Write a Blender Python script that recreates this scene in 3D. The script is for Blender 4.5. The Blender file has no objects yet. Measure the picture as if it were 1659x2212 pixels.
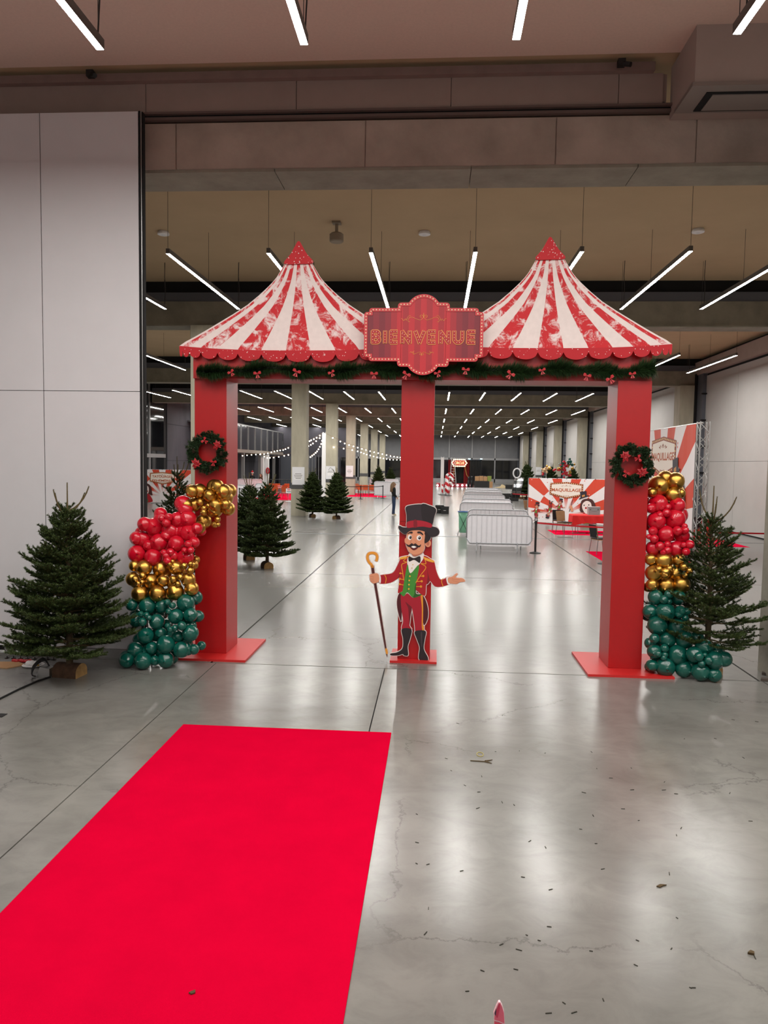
import bpy, bmesh, math, random
import numpy as np
from mathutils import Vector, Matrix
PI = math.pi
rnd = random.Random(7)
sc = bpy.context.scene
COL = sc.collection

# ------------------------------------------------------------------ camera
IW, IH, FPX, CAMH = 1659.0, 2212.0, 1600.0, 2.65
def _axes(vp=(942.0, 1002.0), xv=470.0):
    v = np.array([(vp[0]-IW/2)/FPX, (IH/2-vp[1])/FPX, -1.0]); v /= np.linalg.norm(v)
    ax = (xv-IW/2)/FPX; by = -(v[0]*ax-v[2])/v[1]
    up = -np.array([ax, by, -1.0]); up /= np.linalg.norm(up)
    return np.array([np.cross(v, up), v, up])
CM = _axes()
def _ray(px, py): return CM @ np.array([(px-IW/2)/FPX, (IH/2-py)/FPX, -1.0])
def F(px, py, z=0.0):                      # photo pixel -> point on the horizontal plane z
    r = _ray(px, py); t = (z-CAMH)/r[2]; return Vector((t*r[0], t*r[1], z))
def P(px, py, Y):                          # photo pixel -> point on the upright plane Y
    r = _ray(px, py); t = Y/r[1]; return Vector((t*r[0], Y, CAMH+t*r[2]))
cd = bpy.data.cameras.new('camera'); cam = bpy.data.objects.new('camera', cd); COL.objects.link(cam)
cd.sensor_fit = 'VERTICAL'; cd.sensor_height = 36.0; cd.lens = FPX/IH*36.0
cd.clip_start = 0.05; cd.clip_end = 400
R = Matrix([[CM[i][j] for j in range(3)] for i in range(3)]).to_4x4()
cam.matrix_world = Matrix.Translation((0, 0, CAMH)) @ R
sc.camera = cam
# ------------------------------------------------------------------ world, exposure
w = bpy.data.worlds.new('world'); sc.world = w; w.use_nodes = True
w.node_tree.nodes['Background'].inputs[0].default_value = (0.8, 0.85, 1, 1)
w.node_tree.nodes['Background'].inputs[1].default_value = 0.02
sc.view_settings.view_transform = 'Standard'; sc.view_settings.look = 'None'
sc.view_settings.gamma = 1.0; sc.view_settings.use_curve_mapping = False
sc.view_settings.exposure = 0.25
sc.cycles.max_bounces = 5; sc.cycles.diffuse_bounces = 3; sc.cycles.glossy_bounces = 3
sc.cycles.sample_clamp_indirect = 4.0; sc.cycles.blur_glossy = 0.6
LAMP = 100.0

# ------------------------------------------------------------------ materials
def lin(h):
    h = h.lstrip('#'); c = [int(h[i:i+2], 16)/255 for i in (0, 2, 4)]
    return tuple(x/12.92 if x <= 0.04045 else ((x+0.055)/1.055)**2.4 for x in c)
MATS = {}
def mat(name, hexc, rough=0.5, metal=0.0, spec=0.5, noise=0.0, nscale=8.0, bump=0.0, bscale=60.0, emit=0.0, coat=0.0, alpha=1.0, trans=0.0, sheen=0.0, stretch=(1, 1, 1)):
    if name in MATS: return MATS[name]
    m = bpy.data.materials.new(name); m.use_nodes = True; nt = m.node_tree; b = nt.nodes['Principled BSDF']
    c = lin(hexc); b.inputs['Base Color'].default_value = (*c, 1)
    b.inputs['Roughness'].default_value = rough; b.inputs['Metallic'].default_value = metal
    b.inputs['Specular IOR Level'].default_value = spec
    b.inputs['Coat Weight'].default_value = coat; b.inputs['Coat Roughness'].default_value = 0.08
    b.inputs['Alpha'].default_value = alpha; b.inputs['Transmission Weight'].default_value = trans
    b.inputs['Sheen Weight'].default_value = sheen
    if emit: b.inputs['Emission Color'].default_value = (*c, 1); b.inputs['Emission Strength'].default_value = emit
    if emit and name != 'led_diffuser': m.cycles.emission_sampling = 'NONE'   # tiny decorative bulbs: seen, not sampled as light sources
    if noise or bump:
        tc = nt.nodes.new('ShaderNodeTexCoord'); mp = nt.nodes.new('ShaderNodeMapping'); mp.inputs['Scale'].default_value = stretch
        nt.links.new(tc.outputs['Object'], mp.inputs['Vector'])
    if noise:
        n = nt.nodes.new('ShaderNodeTexNoise'); n.inputs['Scale'].default_value = nscale; n.inputs['Detail'].default_value = 6; n.inputs['Roughness'].default_value = 0.6
        nt.links.new(mp.outputs[0], n.inputs['Vector'])
        r = nt.nodes.new('ShaderNodeValToRGB'); e = r.color_ramp.elements
        e[0].position = 0.3; e[1].position = 0.72
        e[0].color = (*[x*(1-noise) for x in c], 1); e[1].color = (*[min(1, x*(1+noise)) for x in c], 1)
        nt.links.new(n.outputs[0], r.inputs[0]); nt.links.new(r.outputs[0], b.inputs['Base Color'])
    if bump:
        n2 = nt.nodes.new('ShaderNodeTexNoise'); n2.inputs['Scale'].default_value = bscale; n2.inputs['Detail'].default_value = 3
        nt.links.new(mp.outputs[0], n2.inputs['Vector'])
        bp = nt.nodes.new('ShaderNodeBump'); bp.inputs['Strength'].default_value = bump; bp.inputs['Distance'].default_value = 0.02
        nt.links.new(n2.outputs[0], bp.inputs['Height']); nt.links.new(bp.outputs[0], b.inputs['Normal'])
    MATS[name] = m
    return m

def floor_mat():
    m = bpy.data.materials.new('polished_concrete_floor'); m.use_nodes = True; nt = m.node_tree; N = nt.nodes; L = nt.links; b = N['Principled BSDF']
    g = N.new('ShaderNodeNewGeometry')
    def noise(scale, det, stretch=(1, 1, 1), ro=0.6, dist=0.0):
        mp = N.new('ShaderNodeMapping'); mp.inputs['Scale'].default_value = stretch; L.new(g.outputs['Position'], mp.inputs['Vector'])
        n = N.new('ShaderNodeTexNoise'); n.inputs['Scale'].default_value = scale; n.inputs['Detail'].default_value = det; n.inputs['Roughness'].default_value = ro; n.inputs['Distortion'].default_value = dist
        L.new(mp.outputs[0], n.inputs['Vector']); return n
    def ramp(src, stops):
        r = N.new('ShaderNodeValToRGB'); e = r.color_ramp.elements
        while len(e) < len(stops): e.new(0.5)
        for k, (p, c) in enumerate(stops): e[k].position = p; e[k].color = (*c, 1)
        L.new(src, r.inputs[0]); return r
    def mix(a, bb, fac, mode='MULTIPLY'):
        x = N.new('ShaderNodeMix'); x.data_type = 'RGBA'; x.blend_type = mode
        x.inputs[0].default_value = fac; L.new(a, x.inputs[6]); L.new(bb, x.inputs[7]); return x
    big = ramp(noise(0.6, 3, ro=0.55, dist=0.6).outputs[0], [(0.3, lin('#65635e')), (0.5, lin('#75736e')), (0.72, lin('#85837d'))])
    fine = ramp(noise(3.6, 10, (0.8, 1.2, 1), 0.7, 0.6).outputs[0], [(0.3, (0.74,)*3), (0.55, (1, 1, 1)), (0.75, (1.1, 1.1, 1.1))])
    spx = N.new('ShaderNodeSeparateXYZ'); L.new(g.outputs['Position'], spx.inputs[0]); far = N.new('ShaderNodeMapRange'); far.inputs['From Min'].default_value = 7.0; far.inputs['From Max'].default_value = 13.0; L.new(spx.outputs[1], far.inputs['Value'])
    fm = N.new('ShaderNodeMix'); fm.data_type = 'RGBA'; L.new(far.outputs[0], fm.inputs[0]); L.new(fine.outputs[0], fm.inputs[6]); fm.inputs[7].default_value = (0.95, 0.95, 0.95, 1)
    bgm_ = N.new('ShaderNodeMix'); bgm_.data_type = 'RGBA'; L.new(far.outputs[0], bgm_.inputs[0]); L.new(big.outputs[0], bgm_.inputs[6]); bgm_.inputs[7].default_value = (*lin('#797875'), 1)
    c1 = mix(bgm_.outputs[2], fm.outputs[2], 0.75)
    c2 = c1
    # hairline cracks and scuffs
    vo = N.new('ShaderNodeTexVoronoi'); vo.feature = 'DISTANCE_TO_EDGE'; vo.inputs['Scale'].default_value = 0.42
    wn = noise(2.2, 6, ro=0.7); ad = N.new('ShaderNodeMix'); ad.data_type = 'RGBA'; ad.blend_type = 'ADD'; ad.inputs[0].default_value = 0.45
    L.new(g.outputs['Position'], ad.inputs[6]); L.new(wn.outputs['Color'], ad.inputs[7]); L.new(ad.outputs[2], vo.inputs['Vector'])
    cr = ramp(vo.outputs['Distance'], [(0.0, (0.5,)*3), (0.0045, (1, 1, 1))])
    msk = ramp(noise(0.35, 2).outputs[0], [(0.48, (1, 1, 1)), (0.56, (0, 0, 0))])
    lg = N.new('ShaderNodeMix'); lg.data_type = 'RGBA'; lg.blend_type = 'LIGHTEN'; lg.inputs[0].default_value = 1.0
    L.new(cr.outputs[0], lg.inputs[6]); L.new(msk.outputs[0], lg.inputs[7])
    lg2 = N.new('ShaderNodeMix'); lg2.data_type = 'RGBA'; lg2.blend_type = 'LIGHTEN'; lg2.inputs[0].default_value = 1.0; L.new(lg.outputs[2], lg2.inputs[6]); L.new(far.outputs[0], lg2.inputs[7]); lg = lg2
    c3 = mix(c2.outputs[2], lg.outputs[2], 0.8)
    L.new(c3.outputs[2], b.inputs['Base Color'])
    b.inputs['Roughness'].default_value = 0.22; b.inputs['Specular IOR Level'].default_value = 0.55
    return m

# ------------------------------------------------------------------ mesh builder
ORG = {}
def _pv(o):
    return ORG.get(o.name, Vector((0, 0, 0))) if o is not None else Vector((0, 0, 0))
class MB:
    def __init__(s): s.v = []; s.f = []; s.m = []
    def add(s, vs, fs, mi=0):
        k = len(s.v); s.v += [tuple(v) for v in vs]; s.f += [tuple(i+k for i in f) for f in fs]; s.m += [mi]*len(fs); return s
    def box(s, a, b, mi=0):
        x0, y0, z0 = a; x1, y1, z1 = b
        vs = [(x0,y0,z0),(x1,y0,z0),(x1,y1,z0),(x0,y1,z0),(x0,y0,z1),(x1,y0,z1),(x1,y1,z1),(x0,y1,z1)]
        return s.add(vs, [(0,3,2,1),(4,5,6,7),(0,1,5,4),(1,2,6,5),(2,3,7,6),(3,0,4,7)], mi)
    def obox(s, c, size, rz=0.0, mi=0, M=None):
        M = M or (Matrix.Translation(c) @ Matrix.Rotation(rz, 4, 'Z'))
        hx, hy, hz = [q/2 for q in size]
        vs = [M @ Vector(p) for p in [(-hx,-hy,-hz),(hx,-hy,-hz),(hx,hy,-hz),(-hx,hy,-hz),(-hx,-hy,hz),(hx,-hy,hz),(hx,hy,hz),(-hx,hy,hz)]]
        return s.add(vs, [(0,3,2,1),(4,5,6,7),(0,1,5,4),(1,2,6,5),(2,3,7,6),(3,0,4,7)], mi)
    def tube(s, pts, r, n=8, mi=0, cap=True):
        pts = [Vector(p) for p in pts]; k0 = len(s.v); L = len(pts)
        rr = r if isinstance(r, (list, tuple)) else [r]*L
        t0 = (pts[1]-pts[0]).normalized(); a = t0.orthogonal().normalized()
        for i, p in enumerate(pts):
            t = (pts[min(i+1, L-1)]-pts[max(i-1, 0)]).normalized()
            a = (a-t*a.dot(t)); a = a.normalized() if a.length > 1e-6 else t.orthogonal().normalized()
            b = t.cross(a)
            for j in range(n):
                q = 2*PI*j/n; s.v.append(tuple(p+(a*math.cos(q)+b*math.sin(q))*rr[i]))
        for i in range(L-1):
            for j in range(n):
                s.f.append((k0+i*n+j, k0+i*n+(j+1)%n, k0+(i+1)*n+(j+1)%n, k0+(i+1)*n+j)); s.m.append(mi)
        if cap:
            s.f.append(tuple(k0+j for j in range(n))[::-1]); s.m.append(mi)
            s.f.append(tuple(k0+(L-1)*n+j for j in range(n))); s.m.append(mi)
        return s
    def cyl(s, p0, p1, r0, r1=None, n=12, mi=0): return s.tube([p0, p1], [r0, r0 if r1 is None else r1], n, mi)
    def lathe(s, prof, c=(0, 0, 0), n=16, mi=0):
        k = len(s.v); c = Vector(c)
        for r, z in prof:
            for j in range(n):
                q = 2*PI*j/n; s.v.append((c.x+r*math.cos(q), c.y+r*math.sin(q), c.z+z))
        for i in range(len(prof)-1):
            for j in range(n):
                s.f.append((k+i*n+j, k+i*n+(j+1)%n, k+(i+1)*n+(j+1)%n, k+(i+1)*n+j)); s.m.append(mi)
        s.f.append(tuple(k+j for j in range(n))[::-1]); s.m.append(mi)
        s.f.append(tuple(k+(len(prof)-1)*n+j for j in range(n))); s.m.append(mi)
        return s
    def sphere(s, c, r, nu=12, nv=8, mi=0):
        c = Vector(c); rx, ry, rz = r if isinstance(r, (tuple, list)) else (r, r, r); k = len(s.v)
        for i in range(1, nv):
            th = PI*i/nv
            for j in range(nu):
                q = 2*PI*j/nu; s.v.append((c.x+rx*math.sin(th)*math.cos(q), c.y+ry*math.sin(th)*math.sin(q), c.z+rz*math.cos(th)))
        s.v.append((c.x, c.y, c.z+rz)); s.v.append((c.x, c.y, c.z-rz)); t = len(s.v)-2
        for i in range(nv-2):
            for j in range(nu):
                s.f.append((k+i*nu+j, k+(i+1)*nu+j, k+(i+1)*nu+(j+1)%nu, k+i*nu+(j+1)%nu)); s.m.append(mi)
        for j in range(nu):
            s.f.append((t, k+j, k+(j+1)%nu)); s.m.append(mi)
            s.f.append((t+1, k+(nv-2)*nu+(j+1)%nu, k+(nv-2)*nu+j)); s.m.append(mi)
        return s
    def prism(s, pts, d, mi=0, side=None):
        d = Vector(d); n = len(pts); k = len(s.v)
        s.v += [tuple(Vector(p)) for p in pts]+[tuple(Vector(p)+d) for p in pts]
        s.f.append(tuple(range(k, k+n))); s.m.append(mi)
        s.f.append(tuple(range(k+2*n-1, k+n-1, -1))); s.m.append(mi)
        for i in range(n):
            j = (i+1) % n; s.f.append((k+i, k+n+i, k+n+j, k+j)); s.m.append(mi if side is None else side)
        return s
    def build(s, name, mats, parent=None, smooth=False, kind=None, label=None):
        o0 = _pv(parent)
        me = bpy.data.meshes.new(name)
        me.from_pydata([(v[0]-o0.x, v[1]-o0.y, v[2]-o0.z) for v in s.v], [], s.f)
        for m in (mats if isinstance(mats, (list, tuple)) else [mats]): me.materials.append(m)
        if len(set(s.m)) > 1: me.polygons.foreach_set('material_index', s.m)
        if smooth: me.polygons.foreach_set('use_smooth', [True]*len(s.f))
        me.update()
        return link(name, me, parent, kind, label)
def link(name, me, parent=None, kind=None, label=None):
    o = bpy.data.objects.new(name, me); COL.objects.link(o)
    if parent is not None: o.parent = parent; ORG[o.name] = _pv(parent)
    if kind: o['kind'] = kind
    if label: o['label'] = label
    return o
def tag(o, label, cat, group=None):
    o['label'] = label; o['category'] = cat
    if group: o['group'] = group
    return o
def thing(name, label, cat, loc=(0, 0, 0), group=None):
    o = bpy.data.objects.new(name, None); COL.objects.link(o); o.location = loc; o.empty_display_size = 0.1
    ORG[o.name] = Vector(loc); return tag(o, label, cat, group)
def dup(root, loc, rz=0.0, label=None, group=None, scale=None):
    r = root.copy(); COL.objects.link(r); r.location = loc; r.rotation_euler = (0, 0, rz)
    if scale is not None: r.scale = (scale,)*3 if not isinstance(scale, (tuple, list)) else scale
    if label: r['label'] = label
    if group: r['group'] = group
    for ch in list(root.children):
        c = ch.copy(); COL.objects.link(c); c.parent = r
        for g in list(ch.children):
            d = g.copy(); COL.objects.link(d); d.parent = c
    return r
def cr(pts, n=6, closed=True):               # smooth a 2-D/3-D polyline (Catmull-Rom)
    P0 = [np.array(p, float) for p in pts]; L = len(P0); out = []
    for i in range(L if closed else L-1):
        a, b, c, d = (P0[(i-1) % L], P0[i], P0[(i+1) % L], P0[(i+2) % L]) if closed else (P0[max(i-1, 0)], P0[i], P0[i+1], P0[min(i+2, L-1)])
        for k in range(n):
            t = k/n; out.append(0.5*((2*b)+(-a+c)*t+(2*a-5*b+4*c-d)*t*t+(-a+3*b-3*c+d)*t**3))
    if not closed: out.append(P0[-1])
    return [tuple(p) for p in out]
def ell(cx, cy, rx, ry, n=20): return [(cx+rx*math.cos(2*PI*i/n), cy+ry*math.sin(2*PI*i/n)) for i in range(n)]
def area2(p): return 0.5*sum(p[i][0]*p[(i+1) % len(p)][1]-p[(i+1) % len(p)][0]*p[i][1] for i in range(len(p)))
def offset(pts, d):                          # grow (d>0) or shrink a 2-D polygon
    s = 1 if area2(pts) > 0 else -1; n = len(pts); out = []
    for i in range(n):
        a, b, c = np.array(pts[i-1]), np.array(pts[i]), np.array(pts[(i+1) % n])
        u, v = b-a, c-b; lu, lv = np.linalg.norm(u), np.linalg.norm(v)
        if lu < 1e-9 or lv < 1e-9: continue
        nu, nv = np.array([u[1], -u[0]])/lu*s, np.array([v[1], -v[0]])/lv*s
        h = nu+nv; k = max(0.45, 1+float(nu@nv)); out.append(tuple(b+h/k*d))
    return out
def stroke(pts, wd, caps=True, closed=False):  # polyline -> list of polygons
    out = []; pts = [np.array(p, float) for p in pts]; L = len(pts)
    for i in range(L if closed else L-1):
        a, b = pts[i], pts[(i+1) % L]; t = (b-a)/(np.linalg.norm(b-a)+1e-9); n = np.array([-t[1], t[0]])*wd/2
        e = t*wd/2*(0.5 if caps else 0)
        out.append([tuple(a-e+n), tuple(b+e+n), tuple(b+e-n), tuple(a-e-n)])
    return out
def dots(pts, sp, closed=False):             # evenly spaced points along a polyline
    pts = [np.array(p, float) for p in pts]; 
    if closed: pts = pts+[pts[0]]
    seg = [np.linalg.norm(pts[i+1]-pts[i]) for i in range(len(pts)-1)]; T = sum(seg); n = max(1, round(T/sp)); out = []
    for k in range(n if closed else n+1):
        d = T*k/n
        for i, l in enumerate(seg):
            if d <= l+1e-9 or i == len(seg)-1: out.append(tuple(pts[i]+(pts[i+1]-pts[i])*min(1, d/max(l, 1e-9)))); break
            d -= l
    return out
def text_mesh(body, height, bold=0.0, align='CENTER', width=None):   # flat faces of a line of text: (verts2d, faces)
    cu = bpy.data.curves.new('t', 'FONT'); cu.body = body; cu.size = 1.0; cu.align_x = align; cu.offset = bold; cu.resolution_u = 3
    o = bpy.data.objects.new('t', cu); COL.objects.link(o); dg = bpy.context.evaluated_depsgraph_get()
    me = o.evaluated_get(dg).to_mesh(); vs = [(v.co.x, v.co.y) for v in me.vertices]; fs = [tuple(p.vertices) for p in me.polygons]
    bpy.data.objects.remove(o); bpy.data.curves.remove(cu)
    ys = [v[1] for v in vs]; xs = [v[0] for v in vs]; h = max(ys)-min(ys); k = height/h; kx = k if width is None else width/(max(xs)-min(xs)); cx = (max(xs)+min(xs))/2
    return [((x-cx)*kx, (y-min(ys))*k) for x, y in vs], fs
# ------------------------------------------------------------------ the setting
M_FLOOR = floor_mat()
M_GAP = mat('dark_joint', '#2a2a2a', 0.9)
M_CONC = mat('board_concrete', '#857f70', 0.85, noise=0.22, nscale=1.6, bump=0.25, bscale=9)
M_CONCL = mat('light_concrete', '#989385', 0.8, noise=0.2, nscale=2.2, bump=0.2, bscale=12)
M_COLUMN = mat('column_concrete', '#aca693', 0.75, noise=0.16, nscale=3.0, bump=0.15, bscale=10, stretch=(1, 1, 0.25))
M_CEIL = mat('brown_ceiling', '#bfa583', 0.95, noise=0.05, nscale=0.8)
M_CEILF = mat('rose_ceiling', '#dec4b5', 0.95, noise=0.04, nscale=30)
M_FASC = mat('fascia_board', '#9a8880', 0.8, noise=0.05, nscale=3)
M_PANEL = mat('partition_panel', '#cfcdcf', 0.55, noise=0.02, nscale=2)
M_WALLR = mat('wall_panel_grey', '#b0adaa', 0.6, noise=0.04, nscale=1.2)
M_DARKW = mat('dark_concrete', '#45434a', 0.8, noise=0.3, nscale=0.8, stretch=(1, 1, 0.3))
M_BLACK = mat('black_gap', '#0c0c0d', 0.9)
M_STEEL = mat('grey_steel', '#5d6068', 0.5, 0.3)
M_ALU = mat('aluminium', '#b4b4b2', 0.35, 0.9)
M_DUCT = mat('duct_metal', '#8a8680', 0.35, 0.8, bump=0.5, bscale=6)
M_GLASSD = mat('dark_glass', '#16171a', 0.06, 0.0, 0.8)
M_FRAME = mat('window_frame', '#8f8f90', 0.5, 0.4)
M_BLIND = mat('grey_blind', '#6f7073', 0.8, noise=0.08, nscale=1.5, bump=0.2, bscale=1.2)
M_WHITE = mat('matt_white', '#e9e7e6', 0.6)

def struct(name, mb, m, parent=None, **k):
    o = mb.build(name, m, parent, **k); o['kind'] = 'structure' if parent is None else None
    if parent is not None: del o['kind']
    return o
# floor: slabs with open joints over a dark bed
fl = struct('floor', MB().box((-24, -14, -0.30), (14, 114, -0.02)), M_GAP)
yj = [-14, 9.4, 17.3, 27.1, 44.0, 62.0, 80.0, 97.0, 114]
xj = {0: [-24, -8.2, -2.83, -0.61, 4.12, 14]}
for r in range(8):
    xs = xj.get(r, [-24, -16.6, -9.8, -2.9, 4.08, 14]); g = 0.006 if r == 0 else 0.014
    for i in range(len(xs)-1):
        struct('slab', MB().box((xs[i]+g, yj[r]+g, -0.06), (xs[i+1]-g, yj[r+1]-g, 0.0)), M_FLOOR, fl)
# drain channel covers and floor hatches set in the slabs
struct('trim_1', MB().box((-7.5, 27.02, -0.02), (12, 27.18, 0.003)), mat('drain_steel', '#6f7270', 0.5, 0.4))
for k, (a, b, y0, y1) in enumerate([(4.55, 5.1, 27.5, 28.0), (-5.3, -4.6, 27.6, 28.1), (-5.0, -4.3, 28.7, 29.2)]):
    h = MB().box((a, y0, -0.02), (b, y1, 0.004)).build('floor_hatch', mat('hatch_steel', '#5c5a56', 0.6, 0.3))
    tag(h, ['grey floor hatch beside the pink carpet of the face-painting stand', 'grey floor hatch near the twin trees, closer to the drain', 'grey floor hatch near the twin trees, farther from the drain'][k], 'hatch')

# ceilings per bay
BEAMS = [9.9, 21.0, 36.0, 48.6, 60.5, 72.5, 85.0, 98.0]
ZB, ZC = 6.49, 7.74
struct('ceiling', MB().box((-24, 9.6, ZC), (14, 114, ZC+0.2)), M_CEIL)
struct('ceiling_entrance', MB().box((-10, -14, 7.67), (14, 9.55, 7.94)), M_CEILF)
# concrete beams across the hall
def beam(k, y, x0=-19.0, x1=12.3):
    b = struct('trim_%d' % (10+k), MB().box((x0, y, ZB), (x1, y+0.62, 7.16)), M_CONC)
    MB().box((x0, y+0.03, 7.16), (x1, y+0.58, 7.42)).build('track_band', M_FASC if k == 0 else M_STEEL, b)
    MB().box((x0, y+0.10, 7.42), (x1, y+0.52, 7.74)).build('shadow_gap', M_BLACK, b)
    MB().box((x0, y-0.012, ZB-0.025), (x1, y+0.63, ZB)).build('soffit', M_CONCL, b)
    return b
for k, y in enumerate(BEAMS):
    if k: beam(k, y)
# the opening's own beam: casting joints, soffit, track and fascia
b0 = struct('trim_10', MB().box((-9.9, 9.92, ZB+0.03), (13.9, 10.55, 7.10)), mat('entrance_beam_concrete', '#ad9e92', 0.85, noise=0.22, nscale=1.3, bump=0.3, bscale=8))
xs = [-9.9, -3.52, -1.0, 1.45, 3.2, 5.4, 13.9]
for i in range(len(xs)-1):
    MB().box((xs[i]+0.008, 9.9, 6.51), (xs[i+1]-0.008, 9.95, 7.09)).build('beam_face', mat('entrance_beam_concrete', '#ad9e92'), b0)
xs = [-9.9, -2.2, 0.38, 2.5, 13.9]
for i in range(len(xs)-1):
    MB().box((xs[i]+0.005, 9.93, ZB-0.02), (xs[i+1]-0.005, 10.6, ZB+0.03)).build('soffit', M_CONCL, b0)
fa = struct('trim_20', MB().box((-9.9, 9.86, 7.24), (2.8, 9.95, 7.57)), M_FASC)
xs = [-9.9, -6.2, -3.9, -1.9, 0.1, 2.2, 2.75]
for i in range(len(xs)-1):
    MB().box((xs[i]+0.004, 9.83, 7.20), (xs[i+1]-0.004, 9.87, 7.575)).build('fascia_panel', M_FASC, fa)
MB().box((-9.9, 9.74, 7.57), (2.62, 9.95, 7.67)).build('upper_ledge', mat('ledge_brown', '#8a736c', 0.85, noise=0.1, nscale=5), fa)
for z0, z1, y in ((7.175, 7.20, 9.80), (7.115, 7.15, 9.84)):
    MB().box((-9.9, y, z0), (13.9, 9.95, z1)).build('track_rail', mat('track_brown', '#6a5b56', 0.5, 0.2), fa)
MB().box((-9.9, 9.86, 7.12), (13.9, 9.90, 7.18)).build('track_slot', M_BLACK, fa)
# bulkhead that boxes in the partition pocket, upper right
bh = struct('trim_21', MB().box((2.86, 8.98, 7.03), (13.9, 9.9, 7.67)), mat('bulkhead_board', '#a89890', 0.7, noise=0.03, nscale=3))
MB().box((2.83, 8.95, 6.985), (13.9, 9.62, 7.03)).build('bulkhead_frame', mat('bulkhead_frame', '#8b807a', 0.45, 0.2), bh)
MB().box((3.04, 9.10, 6.975), (13.9, 9.56, 6.986)).build('bulkhead_slot', M_BLACK, bh)
MB().box((3.12, 9.14, 6.965), (13.9, 9.52, 6.984)).build('bulkhead_door', mat('bulkhead_frame', '#8b807a'), bh)

# sliding partition leaves on the left of the opening
pt = thing('sliding_partition', 'pale grey sliding partition wall of tall flat leaves beside the arch', 'partition', (-6.5, 9.6, 0))
def leaf(x0, x1, z0, z1): 
    MB().box((x0+0.006, 9.55, z0+0.004), (x1-0.006, 9.66, z1-0.004)).build('leaf_panel', M_PANEL, pt)
for x0, x1 in ((-8.4, -6.6), (-6.6, -5.20), (-5.20, -3.89)):
    leaf(x0, x1, 0.10, 3.54); leaf(x0, x1, 3.54, 7.10)
MB().box((-8.4, 9.58, 0.03), (-3.89, 9.63, 0.10)).build('bottom_rail', M_BLACK, pt)
MB().box((-8.4, 9.60, 0.10), (-3.88, 9.62, 7.10)).build('core', M_BLACK, pt)
MB().box((-5.05, 9.50, 0.0), (-3.89, 9.57, 0.10)).build('base_channel', M_ALU, pt)
MB().box((-3.886, 9.545, 0.02), (-3.868, 9.67, 7.10)).build('edge_seal', M_BLACK, pt)
MB().box((-3.868, 9.56, 0.02), (-3.855, 9.66, 7.10)).build('edge_profile', M_ALU, pt)
MB().box((-3.855, 9.57, 0.02), (-3.842, 9.65, 7.10)).build('edge_seal', M_BLACK, pt)
# walls closing the entrance room and the pier on the right
struct('wall_left', MB().box((-10.2, -14, 0), (-9.9, 10.5, 7.9)), M_PANEL)
struct('wall_entrance_left', MB().box((-9.9, 9.70, 0), (-8.38, 10.5, 7.9)), M_CONCL)
struct('wall_back', MB().box((-10, -14.2, 0), (14, -14, 7.9)), M_PANEL)
struct('wall_right', MB().box((13.9, -14, 0), (14.2, 10.5, 7.9)), M_PANEL)
struct('wall_pier', MB().box((4.28, 9.36, 0), (13.9, 9.93, 6.49)), M_CONCL)
# hall side walls
wr = struct('wall_hall_right', MB().box((12.3, 10.5, 0), (12.6, 112, 7.7)), M_BLACK)
ys = [10.5, 15.0, 21.0, 26.5, 31.5]+[36.8+12.3*i for i in range(7)]
for i in range(len(ys)-1):
    y0, y1 = ys[i]+0.01, ys[i+1]-0.01
    MB().box((12.26, y0, 0.05), (12.32, y1, 2.93)).build('wall_panel', M_WALLR, wr)
    MB().box((12.26, y0, 2.94), (12.32, y1, 6.85)).build('wall_panel', M_WALLR, wr)
MB().box((12.05, 10.5, 6.95), (12.3, 112, 7.55)).build('track_box', M_FASC, wr)
for k, y in enumerate(BEAMS[2:]):
    c = struct('trim_%d' % (30+k), MB().box((11.35, y-0.1, 0), (12.1, y+0.72, ZB)), M_COLUMN)
    MB().box((12.1, y-0.9, 0), (12.32, y-0.2, 7.0)).build('steel_post', M_STEEL, c)
    MB().box((12.0, y-0.22, 0), (12.32, y-0.08, 7.0)).build('shadow_gap', M_BLACK, c)
    for zz in (1.2, 2.4, 3.6, 4.8, 6.0):
        MB().box((12.05, y-1.02, zz), (12.32, y-0.9, zz+0.06)).build('bracket', M_BLACK, c)
    MB().box((11.33, y-0.12, 1.33), (12.12, y+0.74, 1.60)).build('guard_band', mat('guard_band', '#4a4a4a', 0.7), c)
for k, y in enumerate(BEAMS[1:]):
    cx0 = (-7.05, -7.08, -7.28, -7.38, -7.45, -7.5, -7.5)[k]
    c = struct('trim_%d' % (40+k), MB().box((cx0, y-0.05, 0), (cx0+0.73, y+0.70, ZB)), M_COLUMN)
    MB().box((cx0-0.02, y-0.07, 1.33), (cx0+0.75, y+0.72, 1.62)).build('guard_band', mat('guard_band', '#4a4a4a', 0.7), c)
# left wall: dark concrete panels, glazing and doors
wl = struct('wall_hall_left', MB().box((-19.4, 10.5, 0), (-19.1, 112, 7.74)), M_BLACK)
for i in range(12):
    y0 = 51.5+i*5.0
    for z0, z1 in ((0.0, 2.6), (2.6, 5.2), (5.2, 7.7)):
        MB().box((-19.12, y0+0.02, z0+0.01), (-19.04+0.02*(i % 2), y0+4.98, z1-0.01)).build('wall_panel', M_DARKW, wl)
for i, y0 in enumerate((37.0, 39.8, 42.6, 45.4, 48.2)):
    g = struct('window_%d' % (i+1), MB().box((-19.10, y0+0.1, 3.05), (-19.06, y0+2.7, 7.6)), M_GLASSD)
    MB().box((-19.10, y0+0.1, 0.1), (-19.06, y0+2.7, 2.8)).build('pane', M_GLASSD, g)
    MB().box((-19.12, y0-0.06, 0), (-18.98, y0+0.06, 7.7)).build('mullion', M_FRAME, g)
    MB().box((-19.12, y0, 2.8), (-18.96, y0+2.8, 3.05)).build('transom', M_FRAME, g)
struct('wall_beyond_columns', MB().box((-24, 10.5, 0), (-9.9, 10.7, 7.74)), M_CONCL)
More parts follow.
